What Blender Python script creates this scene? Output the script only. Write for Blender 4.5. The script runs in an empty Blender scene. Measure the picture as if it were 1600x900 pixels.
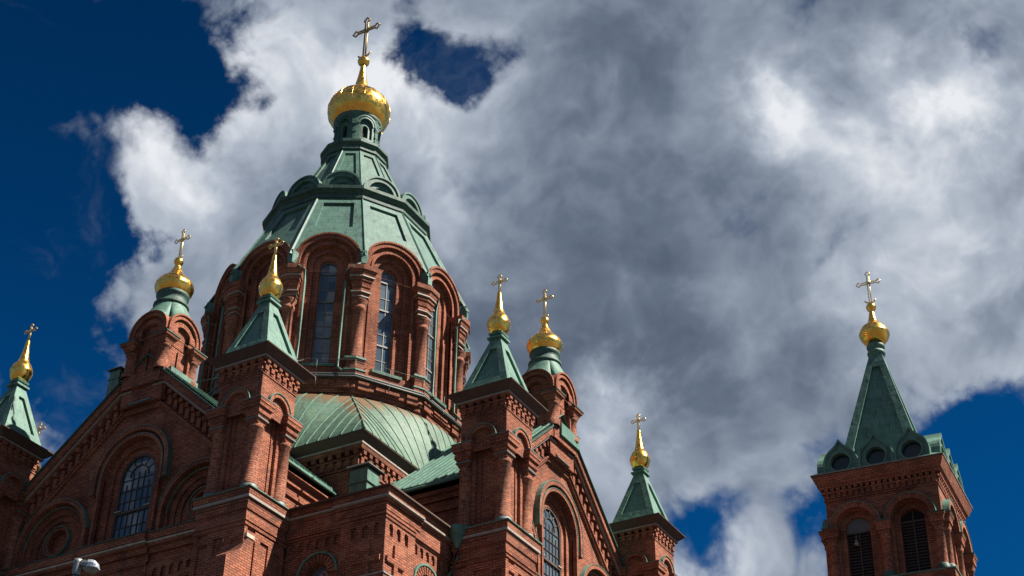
import bpy, math, random
import numpy as np
from mathutils import Matrix, Vector
random.seed(7)
PI = math.pi
R_ = math.radians
C = bpy.context.scene.collection
SC = bpy.context.scene

# ------------------------------------------------------------------ camera
G = 5.9                                   # the masonry heights below are measured from a datum G above the street
cam_d = bpy.data.cameras.new('camera')
cam = bpy.data.objects.new('camera', cam_d)
C.objects.link(cam)
YAW, PITCH, ROLL = 0.5209, 0.5993, 0.0122
fw = Vector((-math.sin(YAW)*math.cos(PITCH), math.cos(YAW)*math.cos(PITCH), math.sin(PITCH)))
rt = Vector((math.cos(YAW), math.sin(YAW), 0.0))
up = rt.cross(fw)
rt2 = rt*math.cos(ROLL) + up*math.sin(ROLL)
up2 = up*math.cos(ROLL) - rt*math.sin(ROLL)
M = Matrix.Identity(4)
for i in range(3):
    M[i][0], M[i][1], M[i][2] = rt2[i], up2[i], -fw[i]
M[0][3], M[1][3], M[2][3] = 40.7116, -52.6746, -4.2811 + G
cam.matrix_world = M
cam_d.sensor_width = 36.0
cam_d.lens = 2312.48/1600*36.0
cam_d.clip_end = 6000
SC.camera = cam

# ------------------------------------------------------------------ light
SUN_AZ, SUN_EL = 18.5, 50.0               # azimuth counted from +X towards +Y
sd = Vector((math.cos(R_(SUN_AZ))*math.cos(R_(SUN_EL)), math.sin(R_(SUN_AZ))*math.cos(R_(SUN_EL)), math.sin(R_(SUN_EL))))
sun_d = bpy.data.lights.new('sun', 'SUN')
sun_d.energy = 5.0
sun_d.angle = R_(0.5)
sun_d.color = (1.0, 0.93, 0.82)
sun = bpy.data.objects.new('sun', sun_d)
C.objects.link(sun)
sun.rotation_euler = (-sd).to_track_quat('-Z', 'Y').to_euler()
sun.location = (60, 40, 90)
SC.view_settings.view_transform = 'Standard'
SC.view_settings.look = 'None'
SC.view_settings.exposure = 1.4
SC.view_settings.gamma = 1.0

# ------------------------------------------------------------------ sky with clouds (fixed in world directions)
world = bpy.data.worlds.new('World')
SC.world = world
world.use_nodes = True
W = world.node_tree
W.nodes.clear()

class NT:
    """small helper to write node graphs as expressions"""
    def __init__(s, tree): s.t = tree
    def n(s, typ, **kw):
        nd = s.t.nodes.new(typ)
        for k, v in kw.items(): setattr(nd, k, v)
        return nd
    def put(s, sock, v):
        if hasattr(v, 'is_output'): s.t.links.new(v, sock)
        else: sock.default_value = v
    def m(s, op, a, b=None, c=None, clamp=False):
        nd = s.n('ShaderNodeMath', operation=op, use_clamp=clamp)
        s.put(nd.inputs[0], a)
        if b is not None: s.put(nd.inputs[1], b)
        if c is not None: s.put(nd.inputs[2], c)
        return nd.outputs[0]
    def v(s, op, a, b=None, scale=None):
        nd = s.n('ShaderNodeVectorMath', operation=op)
        s.put(nd.inputs[0], a)
        if b is not None: s.put(nd.inputs[1], b)
        if scale is not None: s.put(nd.inputs['Scale'], scale)
        return nd.outputs['Value'] if op in ('DOT_PRODUCT', 'LENGTH') else nd.outputs[0]
    def noise(s, vec, scale, detail=4, rough=.5, dist=0.0, lac=2.0):
        nd = s.n('ShaderNodeTexNoise')
        s.put(nd.inputs['Vector'], vec)
        nd.inputs['Scale'].default_value = scale
        nd.inputs['Detail'].default_value = detail
        nd.inputs['Roughness'].default_value = rough
        nd.inputs['Distortion'].default_value = dist
        nd.inputs['Lacunarity'].default_value = lac
        return nd.outputs['Fac']
    def smooth(s, x, a, b, lo=0.0, hi=1.0):
        nd = s.n('ShaderNodeMapRange', interpolation_type='SMOOTHSTEP')
        s.put(nd.inputs['Value'], x)
        for k, v in (('From Min', a), ('From Max', b), ('To Min', lo), ('To Max', hi)): s.put(nd.inputs[k], v)
        return nd.outputs['Result']
    def mix(s, f, a, b, blend='MIX'):
        nd = s.n('ShaderNodeMix', data_type='RGBA', blend_type=blend)
        s.put(nd.inputs[0], f); s.put(nd.inputs[6], a); s.put(nd.inputs[7], b)
        return nd.outputs[2]

def sky():
    N = NT(W)
    tc = N.n('ShaderNodeTexCoord').outputs['Generated']
    d = N.v('NORMALIZE', tc)
    w1 = N.n('ShaderNodeTexNoise')
    N.put(w1.inputs['Vector'], d); w1.inputs['Scale'].default_value = 13.0; w1.inputs['Detail'].default_value = 6.0; w1.inputs['Roughness'].default_value = .6
    db = N.v('NORMALIZE', N.v('ADD', d, N.v('SCALE', N.v('SUBTRACT', w1.outputs['Color'], (.5, .5, .5)), scale=0.12)))
    def vec(px, py):                       # a world direction, written down by where it stands in the photograph
        q = fw*2312.48 + rt2*(px - 800) - up2*(py - 450)
        q.normalize(); return tuple(q)
    def blobs(lst):
        acc = None
        for px, py, sg, w in lst:
            k = 1.0/(sg*0.000432)**2
            e = N.m('EXPONENT', N.m('MULTIPLY_ADD', N.v('DOT_PRODUCT', db, vec(px, py)), k, -k))
            acc = N.m('MULTIPLY', e, w) if acc is None else N.m('MULTIPLY_ADD', e, w, acc)
        return acc
    # where cloud is (+) and where the blue shows (-)
    pos = N.m('MINIMUM', blobs(CLOUDY), 1.0)
    cover = N.m('ADD', pos, N.m('MAXIMUM', blobs(CLEAR), -1.7))
    bright = N.m('MULTIPLY', blobs(BRIGHT), 1.15)
    warp = N.n('ShaderNodeTexNoise')
    N.put(warp.inputs['Vector'], d); warp.inputs['Scale'].default_value = 11.0; warp.inputs['Detail'].default_value = 4.0
    wv = N.v('SCALE', N.v('SUBTRACT', warp.outputs['Color'], (.5, .5, .5)), scale=0.07)
    dw = N.v('ADD', d, wv)
    def billow(p):
        vo = N.n('ShaderNodeTexVoronoi', feature='F1', normalize=True)
        N.put(vo.inputs['Vector'], p)
        vo.inputs['Scale'].default_value = 10.0; vo.inputs['Detail'].default_value = 3.0
        vo.inputs['Roughness'].default_value = .55; vo.inputs['Lacunarity'].default_value = 2.3
        return N.m('MULTIPLY_ADD', N.noise(p, 8.0, 10, .55), .62, N.m('MULTIPLY_ADD', vo.outputs['Distance'], -.75, .48))
    f1 = billow(dw)
    toward = tuple(Vector(sd)*0.020 + up2*0.016)
    f2 = billow(N.v('ADD', dw, toward))
    dens = N.m('ADD', cover, N.m('MULTIPLY_ADD', f1, 5.4, -3.05))
    alpha = N.smooth(dens, -0.34, 0.70)
    wisp = N.smooth(N.noise(N.v('ADD', d, N.v('SCALE', wv, scale=1.5)), 7.0, 9, .66), .54, .82, 0, .30)
    alpha = N.m('MAXIMUM', alpha, wisp)
    thick = N.smooth(dens, 0.2, 1.6)
    lit = N.m('MULTIPLY_ADD', N.m('SUBTRACT', f1, f2), 1.45, 0.61)
    val = N.m('ADD', lit, bright)
    val = N.m('ADD', val, N.m('MULTIPLY_ADD', N.noise(dw, 9.0, 4, .45), 0.34, -0.17))
    val = N.m('SUBTRACT', val, N.m('MULTIPLY', thick, 0.14))
    val = N.m('MAXIMUM', val, 0.02)
    ramp = N.n('ShaderNodeValToRGB')
    cr = ramp.color_ramp
    pts = [(0.0, (.075, .100, .145)), (.25, (.130, .166, .228)), (.5, (.250, .295, .372)), (.75, (.44, .49, .57)), (1.0, (.80, .82, .86))]
    cr.elements[0].position = 0; cr.elements[0].color = (*pts[0][1], 1)
    cr.elements[1].position = 1; cr.elements[1].color = (*pts[-1][1], 1)
    for p_, c_ in pts[1:-1]:
        el = cr.elements.new(p_); el.color = (*c_, 1)
    N.put(ramp.inputs[0], val)
    st = N.n('ShaderNodeTexSky', sky_type='NISHITA', sun_disc=False)
    st.sun_elevation = R_(SUN_EL)
    st.sun_rotation = R_(90 - SUN_AZ)
    st.altitude = 0; st.air_density = 1.0; st.dust_density = 0.4; st.ozone_density = 3.0
    # the deep polarised blue of the photograph
    blue = N.mix(1.0, st.outputs[0], (.002, .088, .172, 1), 'MULTIPLY')
    zz = N.n('ShaderNodeSeparateXYZ'); N.put(zz.inputs[0], d)
    blue = N.v('SCALE', blue, scale=N.smooth(zz.outputs[2], .34, .76, 1.30, .74))
    S = 0.1
    cloud = N.v('SCALE', ramp.outputs[0], scale=.388/S)
    col = N.mix(alpha, blue, cloud)
    bg = N.n('ShaderNodeBackground')
    bg.inputs['Strength'].default_value = S
    N.put(bg.inputs['Color'], col)
    out = N.n('ShaderNodeOutputWorld')
    W.links.new(bg.outputs[0], out.inputs[0])

CLOUDY = [(700, 330, 250, 1.0), (1200, 250, 330, 1.2), (1000, 560, 260, 1.0), (1480, 330, 230, 1.1), (330, 270, 130, 1.2), (190, 240, 85, 1.0), (140, 200, 60, .9), (150, 280, 50, .5), (60, 75, 36, .95), (215, 35, 40, 1.25), (1240, 780, 60, .4), (180, 500, 60, .5), (1150, 640, 120, .7), (1000, 690, 100, .7), (1280, 640, 100, .6),
          (60, 640, 55, .85), (1190, 870, 75, 1.0), (520, 120, 90, 1.0), (560, 40, 60, .6), (900, 60, 160, .8), (440, 40, 70, .6), (1500, 600, 80, .6), (230, 150, 60, .4), (1590, 690, 30, .7), (420, 600, 200, .5)]
CLEAR = [(330, 125, 58, -1.5), (250, 80, 60, -1.1), (140, 90, 100, -.9), (30, 350, 100, -1.2), (140, 420, 55, -.8), (90, 540, 60, -.8), (165, 385, 42, -1.1), (230, 400, 30, -.4), (140, 640, 40, -.5), (660, 75, 30, -1.0), (740, 110, 40, -1.15), (695, 135, 32, -.8), (765, 55, 34, -.6), (640, 30, 25, -.4),
         (1430, 780, 95, -1.3), (1330, 790, 60, -.7), (1570, 730, 80, -1.1), (1580, 860, 120, -1.2), (1080, 850, 55, -1.0), (1560, 40, 50, -1.0), (30, 60, 110, -.6), (160, 590, 50, -.6)]
BRIGHT = [(310, 240, 50, .24), (200, 260, 60, .13), (420, 130, 60, .22), (610, 120, 50, .25), (640, 250, 110, .22), (1190, 170, 50, .36), (1470, 150, 80, .36), (1330, 250, 100, .14), (1530, 180, 50, .15),
          (1400, 440, 100, .20), (950, 635, 60, .52), (1500, 560, 80, .12), (560, 60, 60, .12), (820, 430, 150, -.12), (1050, 400, 150, -.12), (1010, 540, 110, -.14), (860, 70, 140, -.10), (1250, 40, 120, -.16), (1300, 620, 120, -.06), (1150, 850, 60, .12), (740, 470, 90, -.14), (1150, 470, 130, -.10), (900, 560, 90, -.08), (960, 30, 110, -.14), (1420, 300, 70, .10), (1080, 150, 80, .06), (560, 160, 50, .12), (1270, 330, 60, -.10), (560, 330, 80, -.06)]
sky()

# ------------------------------------------------------------------ materials
def mat(name, build):
    m = bpy.data.materials.new(name)
    m.use_nodes = True
    t = m.node_tree
    b = t.nodes['Principled BSDF']
    N = NT(t)
    build(N, b)
    return m

def bump(N, b, h, strength, dist):
    bn = N.n('ShaderNodeBump')
    bn.inputs['Strength'].default_value = strength
    bn.inputs['Distance'].default_value = dist
    N.put(bn.inputs['Height'], h)
    N.put(b.inputs['Normal'], bn.outputs[0])

def obcoord(N):
    """object coordinates shifted per object, so that twins do not carry the same stains"""
    ob = N.n('ShaderNodeTexCoord').outputs['Object']
    rn = N.n('ShaderNodeObjectInfo').outputs['Random']
    return N.v('ADD', ob, N.v('SCALE', (13.7, 29.1, 7.3), scale=N.m('MULTIPLY', rn, 3.0))), rn

def f_brick(N, b):
    uv = N.n('ShaderNodeTexCoord').outputs['UV']
    ob, rn = obcoord(N)
    wob = N.n('ShaderNodeTexNoise'); wob.inputs['Scale'].default_value = 3.0
    N.put(wob.inputs['Vector'], uv)
    uv2 = N.v('ADD', uv, N.v('SCALE', N.v('SUBTRACT', wob.outputs['Color'], (.5, .5, .5)), scale=.02))
    br = N.n('ShaderNodeTexBrick')
    N.put(br.inputs['Vector'], uv2)
    br.inputs['Scale'].default_value = 1.0
    br.inputs['Brick Width'].default_value = .30
    br.inputs['Row Height'].default_value = .098
    br.inputs['Mortar Size'].default_value = .017
    br.inputs['Mortar Smooth'].default_value = .3
    br.inputs['Bias'].default_value = -.1
    br.inputs['Color1'].default_value = (.350, .121, .069, 1)
    br.inputs['Color2'].default_value = (.190, .066, .041, 1)
    br.inputs['Mortar'].default_value = (.070, .034, .025, 1)  # shade of the recessed joints is put into this dark mortar colour
    big = N.smooth(N.noise(ob, .45, 4, .6), .3, .7, .62, 1.22)
    c = N.mix(1.0, br.outputs['Color'], N.mix(big, (0, 0, 0, 1), (1, 1, 1, 1)), 'MULTIPLY')
    grime = N.smooth(N.noise(N.v('MULTIPLY', ob, (1.6, 1.6, .5)), 1.3, 6, .65), .52, .74, 0, .55)
    c = N.mix(grime, c, (.060, .036, .029, 1))
    patch = N.smooth(N.noise(N.v('MULTIPLY', ob, (.5, .5, 1.1)), 1.0, 3, .5), .56, .60, 0, .30)
    c = N.mix(patch, c, (.34, .145, .088, 1))
    soot = N.smooth(N.noise(N.v('MULTIPLY', ob, (2.2, 2.2, .22)), 1.1, 5, .6), .55, .72, 0, .5)
    c = N.mix(soot, c, (.05, .033, .028, 1))
    pale = N.smooth(N.noise(ob, 5.5, 5, .7), .62, .78, 0, .45)
    c = N.mix(pale, c, (.38, .185, .118, 1))
    N.put(b.inputs['Base Color'], c)
    b.inputs['Roughness'].default_value = .92
    b.inputs['Specular IOR Level'].default_value = .15
    bump(N, b, br.outputs['Fac'], -.5, .012)

def f_oldbrick(N, b):                       # the rounded, more weathered bricks of the shafts
    f_brick(N, b)
    ob = N.n('ShaderNodeTexCoord').outputs['Object']
    src = b.inputs['Base Color'].links[0].from_socket
    w = N.smooth(N.noise(ob, 7.0, 4, .7), .45, .7, 0, .5)
    N.put(b.inputs['Base Color'], N.mix(w, src, (.34, .185, .13, 1)))

def copper(name, base, dark, rust=0.0):
    def f(N, b):
        uv = N.n('ShaderNodeTexCoord').outputs['UV']
        ob, rn = obcoord(N)
        n1 = N.smooth(N.noise(ob, 1.1, 5, .6), .3, .72)
        c = N.mix(n1, dark, base)
        c = N.mix(N.m('MULTIPLY', rn, .35), c, (base[0]*1.1, base[1]*1.02, base[2]*1.12, 1))
        st = N.smooth(N.noise(N.v('MULTIPLY', ob, (5.0, 5.0, .35)), 1.0, 6, .65), .48, .70, 0, .75)
        c = N.mix(st, c, (dark[0]*.85, dark[1]*.50, dark[2]*.50, 1))
        pale = N.smooth(N.noise(ob, 4.0, 6, .7), .60, .74, 0, .35)
        c = N.mix(pale, c, (min(1, base[0]*1.7), min(1, base[1]*1.3), min(1, base[2]*1.4), 1))
        # sheet joints
        br = N.n('ShaderNodeTexBrick')
        N.put(br.inputs['Vector'], uv)
        br.inputs['Scale'].default_value = 1.0
        br.inputs['Brick Width'].default_value = 1.3
        br.inputs['Row Height'].default_value = .62
        br.inputs['Mortar Size'].default_value = .012
        br.inputs['Color1'].default_value = (1, 1, 1, 1); br.inputs['Color2'].default_value = (.86, .89, .88, 1)
        br.inputs['Mortar'].default_value = (.38, .43, .41, 1)
        c = N.mix(.85, c, br.outputs['Color'], 'MULTIPLY')
        if rust:
            sp = N.n('ShaderNodeSeparateXYZ'); N.put(sp.inputs[0], uv)
            u_, v_ = sp.outputs[0], sp.outputs[1]
            cb = N.n('ShaderNodeCombineXYZ')
            N.put(cb.inputs[0], N.m('MULTIPLY', u_, 1.1)); N.put(cb.inputs[1], N.m('MULTIPLY', v_, .22))
            k = N.noise(cb.outputs[0], 1.4, 5, .65)
            reach = N.m('ADD', N.m('MULTIPLY', N.m('SUBTRACT', v_, 2.6), .25), k)
            r = N.smooth(reach, .66, .90, 0, .9)
            c = N.mix(r, c, (.125, .062, .026, 1))
            c = N.mix(N.smooth(N.noise(cb.outputs[0], 3.1, 4, .6), .56, .7, 0, .35), c, (.19, .19, .085, 1))
        N.put(b.inputs['Base Color'], c)
        b.inputs['Roughness'].default_value = .58
        b.inputs['Specular IOR Level'].default_value = .3
        bump(N, b, N.noise(ob, 2.2, 4, .6), .5, .05)
    return mat(name, f)

def plain(name, col, rough=.7, metal=0.0, var=.18, scale=4.0):
    def f(N, b):
        ob = N.n('ShaderNodeTexCoord').outputs['Object']
        k = N.smooth(N.noise(ob, scale, 5, .65), .3, .7)
        N.put(b.inputs['Base Color'], N.mix(k, tuple(x*(1-var) for x in col) + (1,), tuple(min(1, x*(1+var)) for x in col) + (1,)))
        b.inputs['Roughness'].default_value = rough
        b.inputs['Metallic'].default_value = metal
    return mat(name, f)

def f_gold(N, b):
    ob, rn = obcoord(N)
    k = N.smooth(N.noise(ob, 2.6, 5, .6), .35, .7)
    N.put(b.inputs['Base Color'], N.mix(k, (.84, .45, .08, 1), (1.0, .60, .14, 1)))
    b.inputs['Metallic'].default_value = 1.0
    N.put(b.inputs['Roughness'], N.smooth(N.noise(ob, 5, 4, .6), .3, .8, .16, .38))
    bump(N, b, N.noise(ob, 3.2, 3, .5), .35, .05)

def f_glass(N, b):
    uv = N.n('ShaderNodeTexCoord').outputs['UV']
    br = N.n('ShaderNodeTexBrick'); br.offset = 0.0
    N.put(br.inputs['Vector'], uv)
    br.inputs['Scale'].default_value = 1.0
    br.inputs['Brick Width'].default_value = .41; br.inputs['Row Height'].default_value = .58
    br.inputs['Mortar Size'].default_value = 0.0
    br.inputs['Color1'].default_value = (.040, .064, .088, 1); br.inputs['Color2'].default_value = (.080, .108, .130, 1)
    N.put(b.inputs['Base Color'], br.outputs['Color'])
    b.inputs['Roughness'].default_value = .06
    b.inputs['Specular IOR Level'].default_value = .8
    cell = N.v('FLOOR', N.v('DIVIDE', uv, (.41, .58, 1.0)))
    wn = N.n('ShaderNodeTexWhiteNoise'); N.put(wn.inputs['Vector'], cell)
    geo = N.n('ShaderNodeNewGeometry').outputs['Normal']
    tilt = N.v('SCALE', N.v('SUBTRACT', wn.outputs['Color'], (.5, .5, .5)), scale=.10)
    N.put(b.inputs['Normal'], N.v('NORMALIZE', N.v('ADD', geo, tilt)))

def f_ground(N, b):
    ob = N.n('ShaderNodeTexCoord').outputs['Object']
    vo = N.n('ShaderNodeTexVoronoi'); N.put(vo.inputs['Vector'], ob); vo.inputs['Scale'].default_value = 5.0
    k = N.noise(ob, .2, 6, .6)
    c = N.mix(k, (.028, .027, .026, 1), (.06, .056, .051, 1))
    c = N.mix(.35, c, vo.outputs['Color'], 'MULTIPLY')
    N.put(b.inputs['Base Color'], c)
    b.inputs['Roughness'].default_value = .9
    bump(N, b, vo.outputs['Distance'], .6, .03)

BRICK = mat('red_brick', f_brick)
OLDBRICK = mat('weathered_brick', f_oldbrick)
COPPER = copper('green_copper', (.104, .205, .155, 1), (.056, .126, .097, 1))
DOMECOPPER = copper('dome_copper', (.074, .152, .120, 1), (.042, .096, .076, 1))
COPPERD = copper('dark_green_copper', (.050, .104, .080, 1), (.029, .064, .051, 1))
RUSTCOPPER = copper('stained_copper', (.104, .170, .120, 1), (.066, .122, .088, 1), rust=1.0)
TRIM = plain('pale_flashing', (.235, .20, .17), .6)
LEAD = plain('dull_lead', (.10, .115, .11), .6)
STONE = plain('grey_stone', (.36, .31, .24), .85, var=.3)
HOOD = plain('weathered_hood_copper', (.085, .145, .112), .6, var=.3)
BROWN = plain('brown_soffit', (.065, .032, .023), .8)
EDGE = plain('dark_metal_edge', (.045, .050, .045), .5)
GOLD = mat('gilding', f_gold)
GILT = plain('cross_gilding', (.80, .56, .22), .38, 1.0)
GLASS = mat('window_glass', f_glass)
FRAME = plain('painted_frame', (.15, .135, .125), .6)
DARKFRAME = plain('brown_frame', (.055, .032, .024), .6)
LOUVER = plain('louver_boards', (.050, .032, .026), .75)
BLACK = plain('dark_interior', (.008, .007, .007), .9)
GROUND = mat('street_paving', f_ground)
STEEL = plain('galvanised_steel', (.22, .235, .23), .5, .6)
LENS = plain('lamp_lens', (.16, .15, .13), .3)
BRONZE = plain('bell_bronze', (.30, .29, .26), .4, .7)

# ------------------------------------------------------------------ mesh helpers
class MB:
    def __init__(s): s.v = []; s.f = []; s.uv = []; s.mi = []; s.sm = []
    def poly(s, pts, uv=None, mi=0, smooth=False):
        p = [np.array(q, float) for q in pts]
        if uv is None:
            n = np.zeros(3)
            for i in range(len(p)):
                a, c = p[i], p[(i+1) % len(p)]
                n += np.cross(a, c)
            L = np.linalg.norm(n)
            if L < 1e-12: return
            n /= L
            if abs(n[2]) > .93: uv = [(q[0], q[1]) for q in p]
            else:
                h = math.hypot(n[0], n[1]); t = (-n[1]/h, n[0]/h)
                k = 1.0/max(.35, h)
                if t[0] + .5*t[1] < 0: t = (-t[0], -t[1])
                uv = [(q[0]*t[0]+q[1]*t[1], q[2]*k) for q in p]
        b = len(s.v)
        s.v += [tuple(q) for q in p]
        s.f.append(tuple(range(b, b+len(p)))); s.uv += list(uv); s.mi.append(mi); s.sm.append(smooth)
    def box(s, x0, x1, y0, y1, z0, z1, mi=0):
        A = [(x0, y0), (x1, y0), (x1, y1), (x0, y1)]
        s.loft([[(x, y, z0) for x, y in A], [(x, y, z1) for x, y in A]], mi=mi)
    def loft(s, rings, caps=(True, True), mi=0, smooth=False, closed=True):
        for a, b in zip(rings[:-1], rings[1:]):
            n = len(a)
            for i in range(n if closed else n-1):
                j = (i+1) % n
                s.poly([a[i], a[j], b[j], b[i]], mi=mi, smooth=smooth)
        if caps[0]: s.poly(list(reversed(rings[0])), mi=mi)
        if caps[1]: s.poly(rings[-1], mi=mi)
    def sq(s, h0, z0, h1, z1, cx=0, cy=0, mi=0, caps=(True, True)):
        r = [[(cx+a*h, cy+b*h, z) for a, b in ((-1, -1), (1, -1), (1, 1), (-1, 1))] for h, z in ((h0, z0), (h1, z1))]
        s.loft(r, caps, mi)
    def lathe(s, prof, n=16, cx=0, cy=0, mi=0, smooth=True):
        for (r0, z0), (r1, z1) in zip(prof[:-1], prof[1:]):
            for i in range(n):
                a, b = 2*PI*i/n, 2*PI*(i+1)/n
                rm = max(r0, r1)
                q = [(r0, z0, a), (r0, z0, b), (r1, z1, b), (r1, z1, a)]
                P = [(cx+r*math.cos(t), cy+r*math.sin(t), z) for r, z, t in q]
                if r0 < 1e-6: P = [P[0], P[2], P[3]]; U = [(a*rm, z0), (b*rm, z1), (a*rm, z1)]
                elif r1 < 1e-6: P = P[:3]; U = [(a*rm, z0), (b*rm, z0), (b*rm, z1)]
                else: U = [(a*rm, z0), (b*rm, z0), (b*rm, z1), (a*rm, z1)]
                s.poly(P, U, mi, smooth)
    def tube(s, pts, r, n=6, mi=0):
        p = [Vector(q) for q in pts]
        rings = []
        for i, q in enumerate(p):
            d = (p[min(i+1, len(p)-1)] - p[max(i-1, 0)]).normalized()
            a = d.cross(Vector((0, 0, 1)))
            if a.length < .05: a = d.cross(Vector((1, 0, 0)))
            a.normalize(); b = d.cross(a)
            rings.append([tuple(q + a*r*math.cos(2*PI*k/n) + b*r*math.sin(2*PI*k/n)) for k in range(n)])
        s.loft(rings, mi=mi, smooth=True)
    # ---- things built on an upright (or leaning) plane P(x, z, d)
    def wall(s, P, x0, x1, zb, zt, holes=(), d=0.0, depth=.2, mi=0, skip_bottom=False, brk=()):
        def fn(z): 
            if isinstance(z, (int, float)): return (lambda x: z), []
            X = [q[0] for q in z]; Z = [q[1] for q in z]
            return (lambda x: float(np.interp(x, X, Z))), X
        fb, xb = fn(zb); ft, xt = fn(zt)
        xs = set([x0, x1]) | set(xb) | set(xt) | set(brk)
        for h in holes: xs |= set(round(q[0], 6) for q in h)
        xs = sorted(x for x in xs if x0-1e-9 <= x <= x1+1e-9)
        def span(h, x):
            z = []
            for (xa, za), (xc, zc) in zip(h, h[1:]+h[:1]):
                if (xa-x)*(xc-x) < 0: z.append(za+(zc-za)*(x-xa)/(xc-xa))
            return (min(z), max(z)) if len(z) >= 2 else None
        for xa, xc in zip(xs[:-1], xs[1:]):
            if xc-xa < 1e-5: continue
            e = (xc-xa)*1e-3
            L, Rr = [], []
            for h in holes:
                a, b = span(h, xa+e), span(h, xc-e)
                if a and b: L.append(a); Rr.append(b)
            order = sorted(range(len(L)), key=lambda i: L[i][0]+Rr[i][0])
            ca, cb = fb(xa), fb(xc)
            for i in order:
                if L[i][0] > ca+1e-4 or Rr[i][0] > cb+1e-4: s.fquad(P, xa, xc, ca, cb, L[i][0], Rr[i][0], d, mi)
                ca, cb = L[i][1], Rr[i][1]
            ta, tb = ft(xa), ft(xc)
            if ta > ca+1e-4 or tb > cb+1e-4: s.fquad(P, xa, xc, ca, cb, ta, tb, d, mi)
        if depth:
            for h in holes:
                zmin = min(q[1] for q in h)
                for a, b in zip(h, h[1:]+h[:1]):
                    if skip_bottom and abs(a[1]-zmin) < 1e-6 and abs(b[1]-zmin) < 1e-6: continue
                    s.poly([P(*a, d), P(*b, d), P(*b, d-depth), P(*a, d-depth)], mi=mi)
    def fquad(s, P, xa, xc, z0a, z0c, z1a, z1c, d, mi):
        s.poly([P(xa, z0a, d), P(xc, z0c, d), P(xc, z1c, d), P(xa, z1a, d)], [(xa, z0a), (xc, z0c), (xc, z1c), (xa, z1a)], mi)
    def fbox(s, P, x0, x1, z0, z1, d0, d1, mi=0):
        r = [[P(x0, z0, d), P(x1, z0, d), P(x1, z1, d), P(x0, z1, d)] for d in (d0, d1)]
        s.loft(r, (False, True), mi)
    def beam(s, P, a, b, w, d0, d1, mi=0, cap0=False):
        """a raking strip: upper edge from a to b, w high, from depth d0 to d1"""
        r = [[P(a[0], a[1]-w, d), P(b[0], b[1]-w, d), P(b[0], b[1], d), P(a[0], a[1], d)] for d in (d0, d1)]
        s.loft(r, (cap0, True), mi)
    def ring(s, P, cx, cz, r0, r1, d0, d1, a0=0, a1=180, n=22, leg=0.0, mi=0, smooth=False):
        A = [R_(a0+(a1-a0)*i/n) for i in range(n+1)]
        i_ = [(cx+r0*math.cos(a), cz+r0*math.sin(a)) for a in A]
        o_ = [(cx+r1*math.cos(a), cz+r1*math.sin(a)) for a in A]
        rm = (r0+r1)/2
        U = [a*rm for a in A]
        if leg:
            i_ = [(i_[0][0], i_[0][1]-leg)] + i_ + [(i_[-1][0], i_[-1][1]-leg)]
            o_ = [(o_[0][0], o_[0][1]-leg)] + o_ + [(o_[-1][0], o_[-1][1]-leg)]
            U = [U[0]-leg] + U + [U[-1]+leg]
        for k in range(len(i_)-1):
            s.poly([P(*i_[k], d1), P(*o_[k], d1), P(*o_[k+1], d1), P(*i_[k+1], d1)], [(0, U[k]), (r1-r0, U[k]), (r1-r0, U[k+1]), (0, U[k+1])], mi)
            for q in (i_, o_):
                s.poly([P(*q[k], d0), P(*q[k], d1), P(*q[k+1], d1), P(*q[k+1], d0)], [(d0, U[k]), (d1, U[k]), (d1, U[k+1]), (d0, U[k+1])], mi, smooth)
        if a1-a0 < 359:
            for k in (0, -1):
                s.poly([P(*i_[k], d0), P(*o_[k], d0), P(*o_[k], d1), P(*i_[k], d1)], mi=mi)
    def build(s, name, mats, parent=None, loc=(0, 0, 0), rot=0.0):
        me = bpy.data.meshes.new(name)
        me.from_pydata(s.v, [], s.f)
        uvl = me.uv_layers.new(name='UVMap')
        uvl.data.foreach_set('uv', [c for q in s.uv for c in q])
        me.polygons.foreach_set('material_index', s.mi)
        me.polygons.foreach_set('use_smooth', s.sm)
        for m in (mats if isinstance(mats, (list, tuple)) else [mats]): me.materials.append(m)
        if any(s.sm):
            import bmesh
            bm = bmesh.new(); bm.from_mesh(me)
            bmesh.ops.remove_doubles(bm, verts=bm.verts, dist=1e-5)
            bm.to_mesh(me); bm.free()
        me.update()
        o = bpy.data.objects.new(name, me)
        C.objects.link(o)
        if parent is not None: o.parent = parent
        o.location = loc; o.rotation_euler = (0, 0, rot)
        return o

def plane(az, ox=0.0, oy=0.0):
    n = (math.cos(R_(az)), math.sin(R_(az))); t = (-n[1], n[0])
    return lambda x, z, d: (ox+t[0]*x+n[0]*d, oy+t[1]*x+n[1]*d, z)

def arch(cx, zb, zs, r, n=16):
    return [(cx-r, zb), (cx+r, zb)] + [(cx+r*math.cos(PI*i/n), zs+r*math.sin(PI*i/n)) for i in range(n+1)]
def archtop(cx, zs, r, n=16):
    return [(cx-r*math.cos(PI*i/n), zs+r*math.sin(PI*i/n)) for i in range(n+1)]
def circle(cx, cz, r, n=24):
    return [(cx+r*math.cos(2*PI*(i+.5)/n), cz+r*math.sin(2*PI*(i+.5)/n)) for i in range(n)]
def rect(x0, x1, z0, z1): return [(x0, z0), (x1, z0), (x1, z1), (x0, z1)]
def ngon(N, R, z, ph=0.0, cx=0, cy=0):
    return [(cx+R*math.cos(ph+2*PI*i/N), cy+R*math.sin(ph+2*PI*i/N), z) for i in range(N)]

def empty(name, loc=(0, 0, 0), rot=(0, 0, 0)):
    o = bpy.data.objects.new(name, None); C.objects.link(o)
    o.location = loc; o.rotation_euler = rot
    return o
def copy_tree(o, parent):
    c = o.copy(); C.objects.link(c); c.parent = parent
    for ch in list(o.children): copy_tree(ch, c)
    return c
def tag(o, label=None, cat=None, group=None, kind=None):
    for k, v in (('label', label), ('category', cat), ('group', group), ('kind', kind)):
        if v: o[k] = v
    return o

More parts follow.
